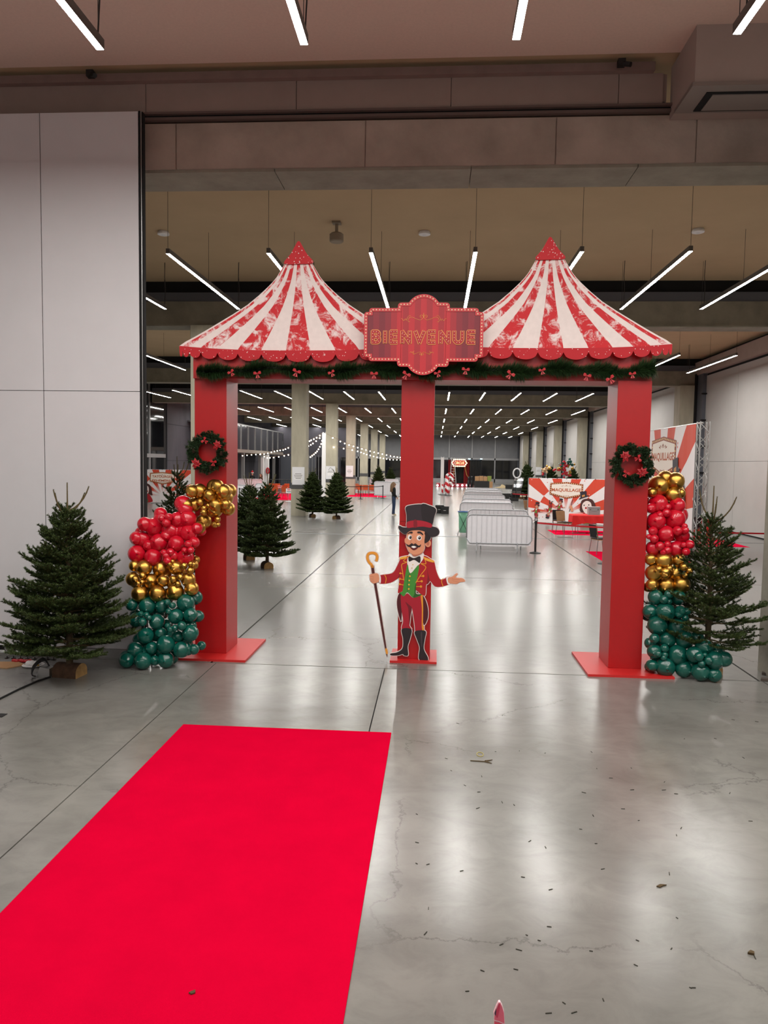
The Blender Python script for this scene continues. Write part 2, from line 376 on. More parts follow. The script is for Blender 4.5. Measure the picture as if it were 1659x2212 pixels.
# far end wall: grey blinds over dark glazing
we = struct('wall_far', MB().box((-19.4, 112, 0), (12.6, 112.3, 7.74)), M_STEEL)
for i in range(9):
    x0 = -18.6+i*3.42
    MB().box((x0+0.08, 111.9, 3.6), (x0+3.34, 111.96, 7.3)).build('blind', M_BLIND, we)
    MB().box((x0+0.08, 111.93, 0.5), (x0+3.34, 112.0, 3.3)).build('pane', M_GLASSD, we)
    MB().box((x0-0.08, 111.8, 0), (x0+0.08, 112.0, 7.3)).build('mullion', M_FRAME, we)
MB().box((-19, 111.8, 3.3), (12.3, 112, 3.6)).build('transom', M_FRAME, we)
MB().box((-19, 111.8, 0.0), (12.3, 112, 0.5)).build('sill_rail', M_FRAME, we)
# glazed mezzanine box hung on the left wall
mz = thing('glazed_mezzanine', 'glass-fronted mezzanine box with silver panels above the dining chairs', 'mezzanine', (-17.5, 66, 3.6))
MB().box((-19.0, 55.8, 3.35), (-16.1, 77.4, 3.62)).build('deck', mat('mezz_deck', '#8f857b', 0.7), mz)
MB().box((-19.0, 55.8, 5.6), (-16.1, 77.4, 5.7)).build('roof_cap', M_ALU, mz)
MG = mat('mezz_glass', '#6c6d70', 0.08, 0.75, bump=0.12, bscale=0.9)
for i in range(9):
    y0 = 55.8+i*2.4
    MB().box((-16.2, y0+0.03, 3.64), (-16.16, y0+2.37, 5.6)).build('pane', MG, mz)
    MB().box((-16.22, y0-0.03, 3.62), (-16.10, y0+0.03, 5.6)).build('mullion', M_ALU, mz)
MB().box((-19.0, 77.36, 3.62), (-16.1, 77.42, 5.6)).build('end_pane', MG, mz)
for yy in (56, 62, 68, 74):
    MB().box((-16.5, yy, 0), (-16.25, yy+0.25, 3.35)).build('post', M_ALU, mz)
# air ducts just behind the third beam
for k, (y0, y1) in enumerate(((39.0, 40.6), (75.0, 76.4))):
    d = thing('air_duct', ['sheet-metal air duct hung across the hall behind the third beam', 'sheet-metal air duct hung across the hall far down the hall'][k], 'duct', (-3, y0, 7.1))
    for i in range(14):
        x0 = -17.5+i*2.0
        MB().box((x0+0.02, y0, 7.05), (x0+1.98, y1, 7.6)).build('duct_section', M_DUCT, d)
        MB().box((x0-0.03, y0-0.05, 7.0), (x0+0.03, y1+0.05, 7.74)).build('hanger', M_STEEL, d)
# ------------------------------------------------------------------ light bars
M_LED = mat('led_diffuser', '#fffcf7', 0.5, emit=LAMP)
M_HOUS = mat('lamp_housing', '#6e6a66', 0.5, 0.5)
M_WIRE = mat('lamp_wire', '#2b2a29', 0.6)
LX = [0.65+1.94*k for k in range(-9, 6)]
def make_bar(L=5.1):
    t = thing('light_bar', 'x', 'lamp', (0, 0, 0))
    MB().box((-0.035, -L/2, 0.006), (0.035, L/2, 0.10)).build('housing', M_HOUS, t)
    MB().add([(-0.034, -L/2+0.01, 0.004), (0.034, -L/2+0.01, 0.004), (0.034, L/2-0.01, 0.004), (-0.034, L/2-0.01, 0.004)], [(0, 3, 2, 1)]).build('diffuser', M_LED, t)
    for y in (-L/2+0.02, 0.0, L/2-0.05):
        MB().cyl((0, y, 0.10), (0, y, ZC-6.56-0.01), 0.004, n=5).build('suspension_wire', M_WIRE, t)
    MB().tube([(0.03, L/2-0.12, 0.10), (0.045, L/2-0.1, 0.5), (0.02, L/2-0.1, 0.8), (0.03, L/2-0.1, ZC-6.56-0.01)], 0.008, 5).build('power_cable', M_WIRE, t)
    return t
bar0 = make_bar(); first = True
rows = [(-8.0, 'in the unseen row added behind the camera', -3, 4), (4.5, 'above the red carpet in the entrance room', -3, 4), (16.6, 'in the first bay behind the striped roofs', -4, 5),  # first row is unseen, added behind the camera to brighten the entrance room
        (29.4, 'in the second bay behind the arch', -9, 5), (43.6, 'in the third bay, behind the sheet-metal duct', -9, 5), (55.8, 'in the fourth hall bay', -9, 5), (67.8, 'in the fifth hall bay', -9, 5),
        (80.0, 'in the sixth hall bay', -9, 5), (93.0, 'in the seventh hall bay', -9, 5), (106.0, 'in the last hall bay before the grey blinds', -9, 5)]
for yc, txt, k0, k1 in rows:
    for k in range(k0, k1+1):
        x = 0.65+1.94*k; lab = 'white linear pendant light bar '+txt
        z = 6.56 if yc > 9 else 6.49
        if first: o = bar0; o.location = (x, yc, z); o['label'] = lab; first = False
        else: o = dup(bar0, (x, yc, z), 0, lab)
        o['group'] = 'linear pendant lights '+txt
# ------------------------------------------------------------------ red carpet
M_CARPET = mat('red_carpet', '#c2042c', 0.95, spec=0.0, noise=0.05, nscale=3, bump=0.3, bscale=260)
tag(MB().box((-2.475, -2.5, 0.0), (-0.387, 7.11, 0.010)).build('red_carpet', M_CARPET), 'long bright red carpet runner laid towards the arch', 'carpet')
M_DEB = mat('dry_leaf', '#4a3a20', 0.9)
def bit(name, label, px, py, pts, z=0.012, h=0.006, m=None):
    c = F(px, py, z); mb = MB()
    mb.prism([(c.x+a, c.y+b, z) for a, b in pts], (0, 0, h)); return tag(mb.build(name, m or M_DEB), label, 'debris')
bit('leaf_scrap', 'tiny brown leaf scrap lying on the red carpet', 415, 2145, [(-.016,-.004),(0,-.012),(.016,0),(.010,.018),(-.004,.008)])
bit('leaf_scrap', 'small brown twig chip lying on the floor right of the carpet', 1622, 2060, [(-.02,-.006),(.012,-.014),(.02,.004),(.004,.016)], 0.001, 0.012)
bit('twig', 'thin fir twig lying on bare concrete', 1040, 1644, [(-.1,-.004),(.04,-.01),(.1,.03),(.03,.01),(.09,-.05),(.02,-.02),(-.1,-.012)], 0.001)
bit('dirt_clump', 'dark dirt clump on the floor right of the carpet', 1424, 1914, [(-.02,-.01),(.0,-.02),(.024,.0),(.05,.012),(.01,.016)], 0.001)
rb = MB().tube([(F(1037, 1630).x+0.03*math.cos(a), F(1037, 1630).y+0.05*math.sin(a), 0.003) for a in [2*PI*i/16 for i in range(17)]], 0.003, 5)
tag(rb.build('rubber_ring', mat('rubber_ring', '#b8aa5a', 0.6)), 'small yellowish rubber ring lying on bare concrete', 'ring')

rgn = random.Random(17); nd = MB()
for i in range(70):
    q = F(rgn.uniform(880, 1640), rgn.uniform(1490, 2190), 0.001); a = rgn.uniform(0, PI); l = rgn.uniform(.006, .018); d = Vector((math.cos(a), math.sin(a), 0)); n_ = Vector((-d.y, d.x, 0))*0.0022
    nd.prism([q-d*l-n_, q+d*l-n_, q+d*l+n_, q-d*l+n_], (0, 0, 0.003))
tag(nd.build('fir_needle_litter', mat('needle_litter', '#2c2a20', 0.9), kind='stuff'), 'scattered dry fir needles on the bare concrete floor', 'needles')
# ------------------------------------------------------------------ entrance arch
M_RED = mat('painted_red_board', '#a60c10', 0.38, spec=0.5, noise=0.03, nscale=20)
M_REDP = mat('painted_red_plate', '#c02120', 0.42, spec=0.5)
def snow_mat(name, base, lo, hi, scale, specks=0.0):
    m = bpy.data.materials.new(name); m.use_nodes = True; nt = m.node_tree; N = nt.nodes; L = nt.links; b = N['Principled BSDF']
    b.inputs['Roughness'].default_value = 0.55; b.inputs['Specular IOR Level'].default_value = 0.3
    tc = N.new('ShaderNodeTexCoord')
    n = N.new('ShaderNodeTexNoise'); n.inputs['Scale'].default_value = scale; n.inputs['Detail'].default_value = 9; n.inputs['Roughness'].default_value = 0.72; n.inputs['Distortion'].default_value = 0.7
    L.new(tc.outputs['Object'], n.inputs['Vector'])
    r = N.new('ShaderNodeValToRGB'); e = r.color_ramp.elements; e[0].position = lo; e[1].position = hi
    e[0].color = (*lin(base), 1); e[1].color = (*lin('#ead9d6'), 1)
    L.new(n.outputs[0], r.inputs[0]); out = r.outputs[0]
    if specks:
        v = N.new('ShaderNodeTexVoronoi'); v.inputs['Scale'].default_value = 26; L.new(tc.outputs['Object'], v.inputs['Vector'])
        r2 = N.new('ShaderNodeValToRGB'); r2.color_ramp.elements[0].position = 0.0; r2.color_ramp.elements[1].position = specks
        r2.color_ramp.elements[0].color = (1, 1, 1, 1); r2.color_ramp.elements[1].color = (0, 0, 0, 1); r2.color_ramp.interpolation = 'CONSTANT'
        L.new(v.outputs['Distance'], r2.inputs[0])
        mx = N.new('ShaderNodeMix'); mx.data_type = 'RGBA'; L.new(r2.outputs[0], mx.inputs[0]); L.new(out, mx.inputs[6]); mx.inputs[7].default_value = (*lin('#f0e2df'), 1); out = mx.outputs[2]
    L.new(out, b.inputs['Base Color']); return m
M_SNOWR = snow_mat('red_stripe_with_snow', '#c8242b', 0.49, 0.60, 6.5)
M_SNOWW = mat('white_stripe', '#e6d8d3', 0.55, noise=0.05, nscale=14)
M_CAP = snow_mat('red_cap_snow', '#c3232b', 0.63, 0.68, 9.0, 0.17)
M_VAL = snow_mat('scallop_red', '#b81f28', 0.66, 0.70, 9.0, 0.14)
arch = thing('entrance_arch', 'red circus entrance arch with two striped snowy tent roofs', 'arch', (-0.26, 9.9, 0))
PIL = [(-3.235, -2.80, 9.77, 10.33), (-0.47, -0.035, 9.80, 10.25), (2.287, 2.71, 9.68, 10.24)]
PLT = [(-3.56, -2.46, 9.46, 10.66), (-0.565, 0.058, 9.69, 10.34), (1.965, 3.035, 9.355, 10.49)]
for (x0, x1, y0, y1), (a, b, c, d) in zip(PIL, PLT):
    p = MB().box((x0, y0, 0.03), (x1, y1, 3.74)).build('pillar', M_RED, arch)
    bv = p.modifiers.new('b', 'BEVEL'); bv.width = 0.004; bv.segments = 2
    MB().box((a, c, 0.0), (b, d, 0.03)).build('base_plate', M_REDP, arch)
MB().box((-0.4702, 9.7985, 1.878), (-0.0348, 9.83, 1.882)).build('board_seam', mat('seam', '#5a0808', 0.8), arch)
hd = MB().box((-3.235, 9.72, 3.735), (2.71, 10.28, 4.12)).build('header_beam', M_RED, arch)
# roof boards: flat printed panels cut to the outline of a tent
PROF = [(0.0, 29), (0.18, 49), (0.27, 65), (0.365, 84), (0.48, 110), (0.59, 142), (0.73, 186), (0.83, 218), (0.92, 250), (0.955, 258)]
BND = [0, 27, 80, 131, 175, 211, 236, 250, 257]
def roof(cx, ytop, ycap, ybase, yend, lean, k, Y):
    def wid(t):
        for i in range(len(PROF)-1):
            if PROF[i][0] <= t <= PROF[i+1][0]:
                a = (t-PROF[i][0])/(PROF[i+1][0]-PROF[i][0]); return (PROF[i][1]+(PROF[i+1][1]-PROF[i][1])*a)*k
        return 258*k
    def yb(fr): return ybase+(yend-ybase)*abs(fr)**2.6
    mb = MB(); LV = 18; frs = [-b/257 for b in BND[:0:-1]]+[b/257 for b in BND[1:]]
    def pt(fr, t, Yp):
        y = ycap+(yb(fr)-ycap)*t; x = cx+lean*(1-t)+fr*wid(t*0.955); return P(x, y, Yp)
    nf = len(frs)
    for face, Yp in ((0, Y), (1, Y+0.02)):
        for i in range(LV+1):
            for fr in frs: mb.v.append(tuple(pt(fr, i/LV, Yp)))
    off = (LV+1)*nf
    for i in range(LV):
        for j in range(nf-1):
            q = (i*nf+j, i*nf+j+1, (i+1)*nf+j+1, (i+1)*nf+j)
            ring = abs(j-(nf-2)/2); s = int(abs((frs[j]+frs[j+1])/2)*257); idx = max(0, sum(1 for b in BND[1:] if b <= s))
            mi = 0 if idx % 2 == 0 else 1
            mb.f.append(q); mb.m.append(mi); mb.f.append(tuple(off+v for v in q[::-1])); mb.m.append(2)
        for j in (0, nf-1):
            mb.f.append((i*nf+j, (i+1)*nf+j, off+(i+1)*nf+j, off+i*nf+j)); mb.m.append(2)
    for i in (0, LV):
        for j in range(nf-1): mb.f.append((i*nf+j, i*nf+j+1, off+i*nf+j+1, off+i*nf+j)); mb.m.append(2)
    rp = mb.build('roof_panel', [M_SNOWR, M_SNOWW, M_WHITE], arch)
    # cap
    cw = 32*k; tip = cx+lean*1.35
    cap = [(tip-4, ytop+3), (tip, ytop), (tip+4, ytop+3), (cx+lean+cw*0.55, ycap-20), (cx+lean+cw, ycap-1), (cx+lean, ycap+2), (cx+lean-cw, ycap+1), (cx+lean-cw*0.55, ycap-19)]
    MB().prism([P(x, y, Y-0.022) for x, y in cr(cap, 3)], (0, 0.02, 0)).build('roof_cap', M_CAP, rp)
    # scalloped valance, one piece per scallop
    for j in range(nf-1):
        f0, f1 = frs[j], frs[j+1]; x0, x1 = cx+f0*257*k, cx+f1*257*k; y0, y1 = yb(f0), yb(f1); h = 8+0*j
        low = 24.5*(1-0.12*abs(f0))
        pts = [(x0, y0-1), (x1, y1-1), (x1, y1+h)]
        for q in range(1, 10):
            a = q/10; x = x1+(x0-x1)*a; yb_ = y1+(y0-y1)*a
            pts.append((x, yb_+h+(low-h)*math.sqrt(max(0, 1-(2*a-1)**2))))
        pts.append((x0, y0+h))
        if x1-x0 > 3: MB().prism([P(x, y, Y-0.024) for x, y in pts], (0, 0.018, 0)).build('scallop', M_VAL, rp)
    return rp
roof(644.5, 521, 568, 758, 748, 0.5, 1.0, 9.67)
roof(1189.5, 512, 558.5, 753, 744, -0.5, 1.022, 9.63)

# ------------------------------------------------------------------ BIENVENUE sign
sg = thing('welcome_sign', 'red marquee-style sign reading BIENVENUE fixed at the middle of the arch', 'sign', (-0.19, 9.58, 3.79))
SX, SZ, SK = -0.192, 4.275, 0.000985
def half():
    q = []
    Rr = 226.0; cy = 512-Rr; a1 = math.asin(192/Rr)
    for i in range(0, 9): a = a1*i/8; q.append((Rr*math.sin(a), cy+Rr*math.cos(a)))
    def rc(cx, cy, r, a0, n=4):
        for i in range(n+1): a = math.radians(a0-90*i/n); q.append((cx+r*math.cos(a), cy+r*math.sin(a)))
    rc(290, 363, 42, 90); q.append((332, 337))
    rc(665, 302, 35, 90); q.append((700, 287))
    rc(729, 252, 35, 90)
    return q
hq = half()
right = hq+[(x, -y) for x, y in hq[::-1]]
OUT = right+[(-x, y) for x, y in right[::-1]]
def dedup(p):
    o = []
    for a in p:
        if not o or math.hypot(a[0]-o[-1][0], a[1]-o[-1][1]) > 1.0: o.append(a)
    if math.hypot(o[0][0]-o[-1][0], o[0][1]-o[-1][1]) < 1: o.pop()
    return o
OUT = dedup(OUT); INN = offset(OUT, -46); MID = offset(OUT, -23)
def S(x, y, d): return Vector((SX+x*SK, 9.50-d, SZ+y*SK))
MB().prism([S(x, y, 0.0) for x, y in OUT], (0, 0.025, 0)).build('board', mat('sign_edge', '#c23038', 0.5), sg)
M_SIGNA = mat('sign_stripe_bright', '#bd242e', 0.5); M_SIGNB = mat('sign_stripe_dark', '#a5212b', 0.5)
M_SIGNC = mat('sign_stripe_edge', '#8a202d', 0.5); M_SIGND = mat('sign_stripe_edge_dark', '#7a1d2a', 0.5)
pn = MB()
def clipx(poly, lo, hi):
    for s, lim in ((1, lo), (-1, -hi)):
        o = []
        for i in range(len(poly)):
            a, b = poly[i-1], poly[i]; da, db = s*a[0]-lim, s*b[0]-lim
            if (da >= 0) != (db >= 0): t = da/(da-db); o.append((a[0]+(b[0]-a[0])*t, a[1]+(b[1]-a[1])*t))
            if db >= 0: o.append(b)
        poly = o
        if not poly: return poly
    return poly
for i in range(-10, 11):
    lo, hi = i*76-38, i*76+38; q = clipx(INN, lo, hi)
    if len(q) > 2: pn.prism([S(x, y, 0.0015) for x, y in q], (0, 0.0015, 0), (i % 2)+(2 if abs(i) > 5 else 0))
pn.build('striped_panel', [M_SIGNA, M_SIGNB, M_SIGNC, M_SIGND], sg)
# proud red rim between outline and panel
rim = MB(); n = len(OUT)
IN2 = offset(OUT, -44)
if len(IN2) == n:
    for i in range(n):
        j = (i+1) % n
        rim.prism([S(*OUT[i], 0.008), S(*OUT[j], 0.008), S(*IN2[j], 0.008), S(*IN2[i], 0.008)], (0, 0.008, 0))
rim.build('rim', mat('sign_rim', '#c6363c', 0.45), sg)
bl = MB()
for x, y in dots(MID, 41.5, True):
    c = S(x, y, 0.009); bl.sphere(c, (0.0092, 0.004, 0.0092), 8, 5)
bl.build('rim_bulbs', mat('bulb_cream', '#f8dcb4', 0.4), sg, smooth=True, kind='stuff')
# marquee lettering
def arc(cx, cy, rx, ry, a0, a1, n=10): return [(cx+rx*math.cos(math.radians(a0+(a1-a0)*i/n)), cy+ry*math.sin(math.radians(a0+(a1-a0)*i/n))) for i in range(n+1)]
GL = {'I': [[(0, 0), (0, 1)]], 'E': [[(1, 1), (0, 1), (0, 0), (1, 0)], [(0, .5), (.92, .5)]], 'N': [[(0, 0), (0, 1), (1, 0), (1, 1)]],
      'V': [[(0, 1), (.5, 0), (1, 1)]], 'U': [[(0, 1), (0, .4)]+arc(.5, .4, .5, .4, 180, 360)+[(1, .4), (1, 1)]],
      'B': [[(0, 0), (0, 1), (.55, 1)]+arc(.55, .76, .4, .24, 90, -90, 8)+[(0, .52)], [(.55, .52)]+arc(.55, .26, .45, .26, 90, -90, 8)+[(0, 0)]]}
LET = [('B', 148, 280), ('I', 305, 357), ('E', 385, 505), ('N', 530, 675), ('V', 698, 855), ('E', 872, 992), ('N', 1020, 1172), ('U', 1195, 1345), ('E', 1372, 1500)]
for ch, xa, xb in LET:
    lt = None; dark, gold, red, bul = MB(), MB(), MB(), MB()
    x0, x1 = xa+24-824, xb-24-824; zb, zt = -124+24, 62-24
    for pl in GL[ch]:
        pp = [((x0+(x1-x0)*u) if ch != 'I' else (x0+x1)/2, zb+(zt-zb)*v) for u, v in pl]
        for i, q in enumerate(stroke(pp, 52)): gold.prism([S(x, y, 0.007+0.00006*(i+len(gold.f)*0.1)) for x, y in q], (0, 0.004, 0))
        for i, q in enumerate(stroke(pp, 37, True)): red.prism([S(x, y, 0.0105+0.00006*(i+len(red.f)*0.1)) for x, y in q], (0, 0.0015, 0))
        for x, y in dots(pp, 36): bul.sphere(S(x, y, 0.012), (0.0052, 0.003, 0.0052), 8, 5)
    lt = gold.build('letter', mat('letter_gold', '#e8a253', 0.45), sg)
    red.build('letter_fill', mat('letter_red', '#a9121c', 0.45), lt); bul.build('letter_bulbs', mat('bulb_cream', '#f8dcb4'), lt, smooth=True, kind='stuff')
def orn(parent, fn, pts_list, r, m):
    mb = MB()
    for pts in pts_list:
        c = cr(pts, 5, False)
        mb.tube([fn(x, y) for x, y in c], r, 5)
    return mb.build('scroll_ornament', m, parent)
def scroll(cx, cy, s, fl=1):
    L = [(0, 10), (-10, -12), (-40, -35), (-85, -25), (-150, 0), (-185, -10), (-200, -40), (-188, -60), (-175, -52)]
    L2 = [(-165, 18), (-190, 15), (-212, -15), (-222, -42), (-235, -20), (-255, -45), (-275, -22), (-290, -15)]
    L3 = [(0, -8), (-8, 15), (-30, 28), (-48, 12), (-36, -4), (-26, 6)]
    o = []
    for q in (L, L2, L3): o += [[(cx+x*s, cy+y*s*fl) for x, y in q], [(cx-x*s, cy+y*s*fl) for x, y in q]]
    o.append([(cx, cy-5*s*fl), (cx-4*s, cy+22*s*fl), (cx, cy+52*s*fl)]); o.append([(cx, cy-5*s*fl), (cx+4*s, cy+22*s*fl), (cx, cy+52*s*fl)])
    return o
orn(sg, lambda x, y: S(x, y, 0.004), scroll(0, 222, 1.0), 0.0022, mat('letter_gold', '#e8a253'))
orn(sg, lambda x, y: S(x, y, 0.004), scroll(-18, -240, 0.54, -1), 0.0018, mat('letter_gold', '#e8a253'))

# ------------------------------------------------------------------ ringmaster figure (flat cut-out; also drawn on the banners)
SKIN, SKIND = '#d9926f', '#b46a50'
FIG = [  # (part, colour, kind, points)  in crop coordinates, y down
 ('jacket', '#4a1018', 'p', [(560,1235),(595,1250),(592,1556),(552,1450),(538,1330)]),
 ('jacket', '#4a1018', 'p', [(845,1255),(890,1330),(912,1440),(902,1540),(858,1602),(838,1400)]),
 ('trousers', '#a5162a', 'p', [(585,1250),(620,1262),(665,1225),(735,1280),(832,1250),(852,1450),(852,1600),(862,1680),(765,1682),(752,1620),(735,1500),(715,1400),(700,1500),(690,1610),(712,1658),(598,1654),(612,1550),(590,1400)]),
 ('trousers', '#70101e', 'p', [(640,1330),(680,1360),(716,1400),(702,1500),(688,1605),(680,1500),(672,1400)]),
 ('trousers', '#e0922c', 'p', [(822,1245),(845,1240),(852,1400),(849,1600),(863,1612),(859,1680),(845,1680),(835,1600),(836,1400)]),
 ('boot', '#241c20', 'p', [(597,1652),(712,1656),(695,1770),(668,1860),(672,1965),(622,1966),(610,1952),(550,1967),(470,1966),(463,1945),(540,1930),(605,1880),(612,1770)]),
 ('boot#2', '#241c20', 'p', [(753,1680),(880,1676),(870,1780),(860,1890),(908,1990),(906,2035),(870,2042),(805,2015),(800,1960),(810,1870),(775,1770)]),
 ('boot#2', '#43383e', 'p', [(825,1700),(838,1700),(838,1850),(828,1850)]),
 ('jacket', '#a8141f', 'p', [(578,818),(600,802),(690,775),(860,775),(940,815),(985,850),(1010,960),(1062,1062),(1160,1030),(1172,1108),(1065,1146),(990,1140),(935,1080),(890,1120),(880,1240),(838,1245),(700,1150),(560,1225),(560,1140),(562,1040),(470,1096),(330,1106),(325,1016),(480,985),(540,900)]),
 ('jacket', '#7a0f18', 'p', [(900,930),(912,1000),(930,1080),(895,1118),(905,1030)]),
 ('jacket', '#7a0f18', 'p', [(566,860),(572,1000),(560,1040),(480,1090),(560,1020)]),
 ('shirt', '#ece4df', 'p', [(700,752),(760,780),(838,742),(858,800),(800,885),(700,985),(662,870),(672,790)]),
 ('waistcoat', '#3f8a32', 'p', [(668,880),(700,988),(802,885),(770,1100),(765,1200),(775,1232),(838,1240),(735,1277),(665,1212),(620,1260),(572,1215),(605,1200),(625,1080),(648,950)]),
 ('waistcoat', '#24561f', 's', [(700,990),(668,1030),(664,1210)], 5),
 ('waistcoat', '#24561f', 'p', [(770,1100),(765,1200),(775,1232),(838,1240),(735,1277),(748,1230),(752,1150)]),
 ('bow_tie', '#1d1618', 'p', [(680,782),(740,805),(815,783),(812,862),(745,826),(684,846)]),
 ('jacket_trim', '#e0922c', 's', [(690,778),(618,835),(655,855),(597,880),(605,960),(622,1070)], 9),
 ('jacket_trim', '#e0922c', 's', [(858,790),(885,870),(825,870),(885,915),(820,1010),(765,1098)], 9),
 ('jacket_trim', '#e9a93c', 'p', [(578,798),(655,781),(640,806),(580,820)]),
 ('jacket_trim', '#e9a93c', 'p', [(862,793),(900,805),(982,838),(972,856),(900,838),(872,818)]),
 ('jacket_trim', '#e0922c', 's', [(580,988),(610,991)], 9), ('jacket_trim', '#e0922c', 's', [(575,1053),(620,1062)], 9), ('jacket_trim', '#e0922c', 's', [(572,1117),(615,1126)], 9),
 ('jacket_trim', '#e0922c', 's', [(850,1018),(810,1022)], 9), ('jacket_trim', '#e0922c', 's', [(835,1082),(775,1085)], 9), ('jacket_trim', '#e0922c', 's', [(825,1145),(770,1145)], 9),
 ('jacket_trim', '#e0922c', 'e', (579,986,12,12)), ('jacket_trim', '#e0922c', 'e', (574,1052,12,12)), ('jacket_trim', '#e0922c', 'e', (573,1116,12,12)),
 ('jacket_trim', '#e0922c', 'e', (852,1018,14,14)), ('jacket_trim', '#e0922c', 'e', (834,1081,14,14)), ('jacket_trim', '#e0922c', 'e', (826,1144,14,14)),
 ('jacket_trim', '#e9b040', 'e', (694,1021,10,10)), ('jacket_trim', '#e9b040', 'e', (686,1071,10,10)), ('jacket_trim', '#e9b040', 'e', (683,1121,10,10)), ('jacket_trim', '#e9b040', 'e', (680,1172,10,10)),
 ('jacket_trim', '#d8b25a', 'e', (730,882,6,6)), ('jacket_trim', '#d8b25a', 'e', (718,922,6,6)),
 ('jacket_trim', '#e0922c', 's', [(392,1004),(410,1040),(408,1075),(400,1106)], 9),
 ('jacket_trim', '#e0922c', 's', [(1085,1046),(1072,1080),(1080,1115),(1090,1140)], 9),
 ('cuff', '#ece4df', 'p', [(322,1020),(345,1020),(346,1096),(326,1092)]), ('cuff#2', '#ece4df', 'p', [(1128,1040),(1160,1033),(1172,1106),(1146,1116),(1132,1080)]),
 ('hand', SKIN, 'p', [(1150,1040),(1200,1025),(1245,988),(1266,995),(1240,1035),(1320,1045),(1352,1072),(1340,1086),(1290,1092),(1250,1112),(1180,1106),(1152,1092)]),
 ('hand', SKIND, 's', [(1195,1050),(1240,1060),(1290,1062)], 4), ('hand', SKIND, 's', [(1200,1070),(1245,1085),(1290,1090)], 3),
 ('cane', '#4a1a18', 'p', [(234,920),(263,915),(276,1000),(416,1886),(398,1890),(264,1100),(245,1000)]),
 ('cane', '#e2962e', 'p', [(399,1888),(420,1885),(431,1940),(412,1946)]),
 ('cane', '#e2962e', 's', [(243,900),(232,878),(205,850),(187,800),(200,755),(245,742),(288,755),(304,795),(293,835)], 30),
 ('cane', '#c47a1e', 'e', (246,905,20,16)),
 ('hand#2', SKIN, 'p', [(218,1000),(288,985),(320,1002),(330,1060),(310,1092),(260,1106),(225,1082),(216,1040)]),
 ('hand#2', SKIND, 's', [(222,1025),(262,1028)], 4), ('hand#2', SKIND, 's', [(222,1052),(262,1054)], 4), ('hand#2', SKIND, 's', [(228,1078),(264,1078)], 4),
 ('face', SKIN, 'e', (910,627,36,46)), ('face', SKIND, 'e', (908,628,18,28)), ('face', SKIN, 'e', (646,596,16,33)),
 ('face', SKIND, 'p', [(735,735),(850,690),(840,745),(760,782),(720,765)]),
 ('face', SKIN, 'p', [(664,500),(720,470),(800,468),(885,490),(872,540),(870,620),(868,680),(850,725),(805,752),(745,762),(692,738),(665,690),(650,640),(656,560)]),
 ('hair', '#211719', 'p', [(882,488),(940,545),(928,590),(890,622),(870,626),(868,590),(876,540),(868,510)]),
 ('face', '#c47c5e', 'p', [(722,560),(702,600),(698,622),(735,640),(772,626),(765,602)]), ('face', SKIN, 'p', [(726,556),(712,600),(708,618),(735,630),(764,620),(756,600)]),
 ('eye', '#f3efec', 'e', (693,556,25,31)), ('eye#2', '#f3efec', 'e', (804,562,30,31)),
 ('eye', '#1c1214', 'e', (701,556,15,20)), ('eye#2', '#1c1214', 'e', (809,562,17,20)), ('eye', '#f3efec', 'e', (696,548,4,5)), ('eye#2', '#f3efec', 'e', (804,554,5,6)),
 ('eyebrow', '#211719', 'p', [(664,512),(700,488),(726,491),(722,510),(690,508),(668,518)]), ('eyebrow#2', '#211719', 'p', [(784,488),(820,487),(852,516),(848,530),(815,510),(787,508)]),
 ('face', '#5c1418', 'p', [(695,668),(735,656),(792,672),(765,702),(728,706)]), ('face', '#f3efec', 'p', [(704,664),(740,658),(775,666),(740,684)]),
 ('moustache', '#211719', 'p', [(650,632),(680,648),(716,626),(737,640),(760,628),(800,655),(827,638),(815,671),(780,672),(735,655),(700,672),(664,661)]),
 ('hat', '#262025', 'p', [(556,428),(575,418),(620,436),(740,437),(850,425),(960,426),(1022,445),(1047,492),(1025,532),(980,549),(930,545),(880,492),(800,470),(700,478),(640,517),(590,492),(562,457)]),
 ('hat', '#2b242a', 'p', [(643,200),(700,172),(830,161),(950,183),(1008,226),(985,310),(948,432),(850,424),(740,432),(664,434),(655,290)]),
 ('hat', '#1c171b', 'p', [(830,163),(948,185),(1006,227),(985,310),(955,400),(862,368),(845,365)]),
 ('hat', '#a5162a', 'p', [(662,373),(760,352),(870,364),(953,398),(944,440),(850,428),(740,436),(662,440)]),
 ('hat', '#7d1020', 'p', [(740,354),(775,352),(780,430),(742,434)]),
]
def figure(parent, fn, step=0.0009, board=None, sm=4, skip=(), detail=True):
    """fn(x, y, depth) -> point; depth counts towards the viewer. One child mesh per part of the drawing."""
    parts = {}; bd = MB(); k = 0
    n0 = fn(800, 1000, 0.0); n1 = fn(800, 1000, 1.0); nrm = (n0-n1)
    for it in FIG:
        nm, colr, kind, dat = it[:4]
        if nm.split('#')[0] in skip: continue
        if not detail and kind in 's': continue
        k += 1; d = step*k*0.25+step
        polys = [cr(dat, sm)] if kind == 'p' else [ell(*dat)] if kind == 'e' else stroke(cr(dat, 4, False), it[4])
        mb, mm = parts.setdefault(nm, (MB(), []))
        M = mat('print_'+colr[1:], colr, 0.5)
        if M not in mm: mm.append(M)
        for i, q in enumerate(polys):
            mb.prism([fn(x, y, d+i*step*0.012) for x, y in q], nrm*step*0.9, mm.index(M))
            if board is not None and (kind == 'p' or nm == 'cane'): bd.prism([fn(x, y, -0.0006-0.00004*len(bd.m)/30) for x, y in offset(q, 7)], nrm*0.010)
    if board is not None: bd.build('board', board, parent)
    for nm, (mb, mm) in parts.items(): mb.build(nm.split('#')[0], mm, parent, kind='stuff' if nm == 'jacket_trim' else None)
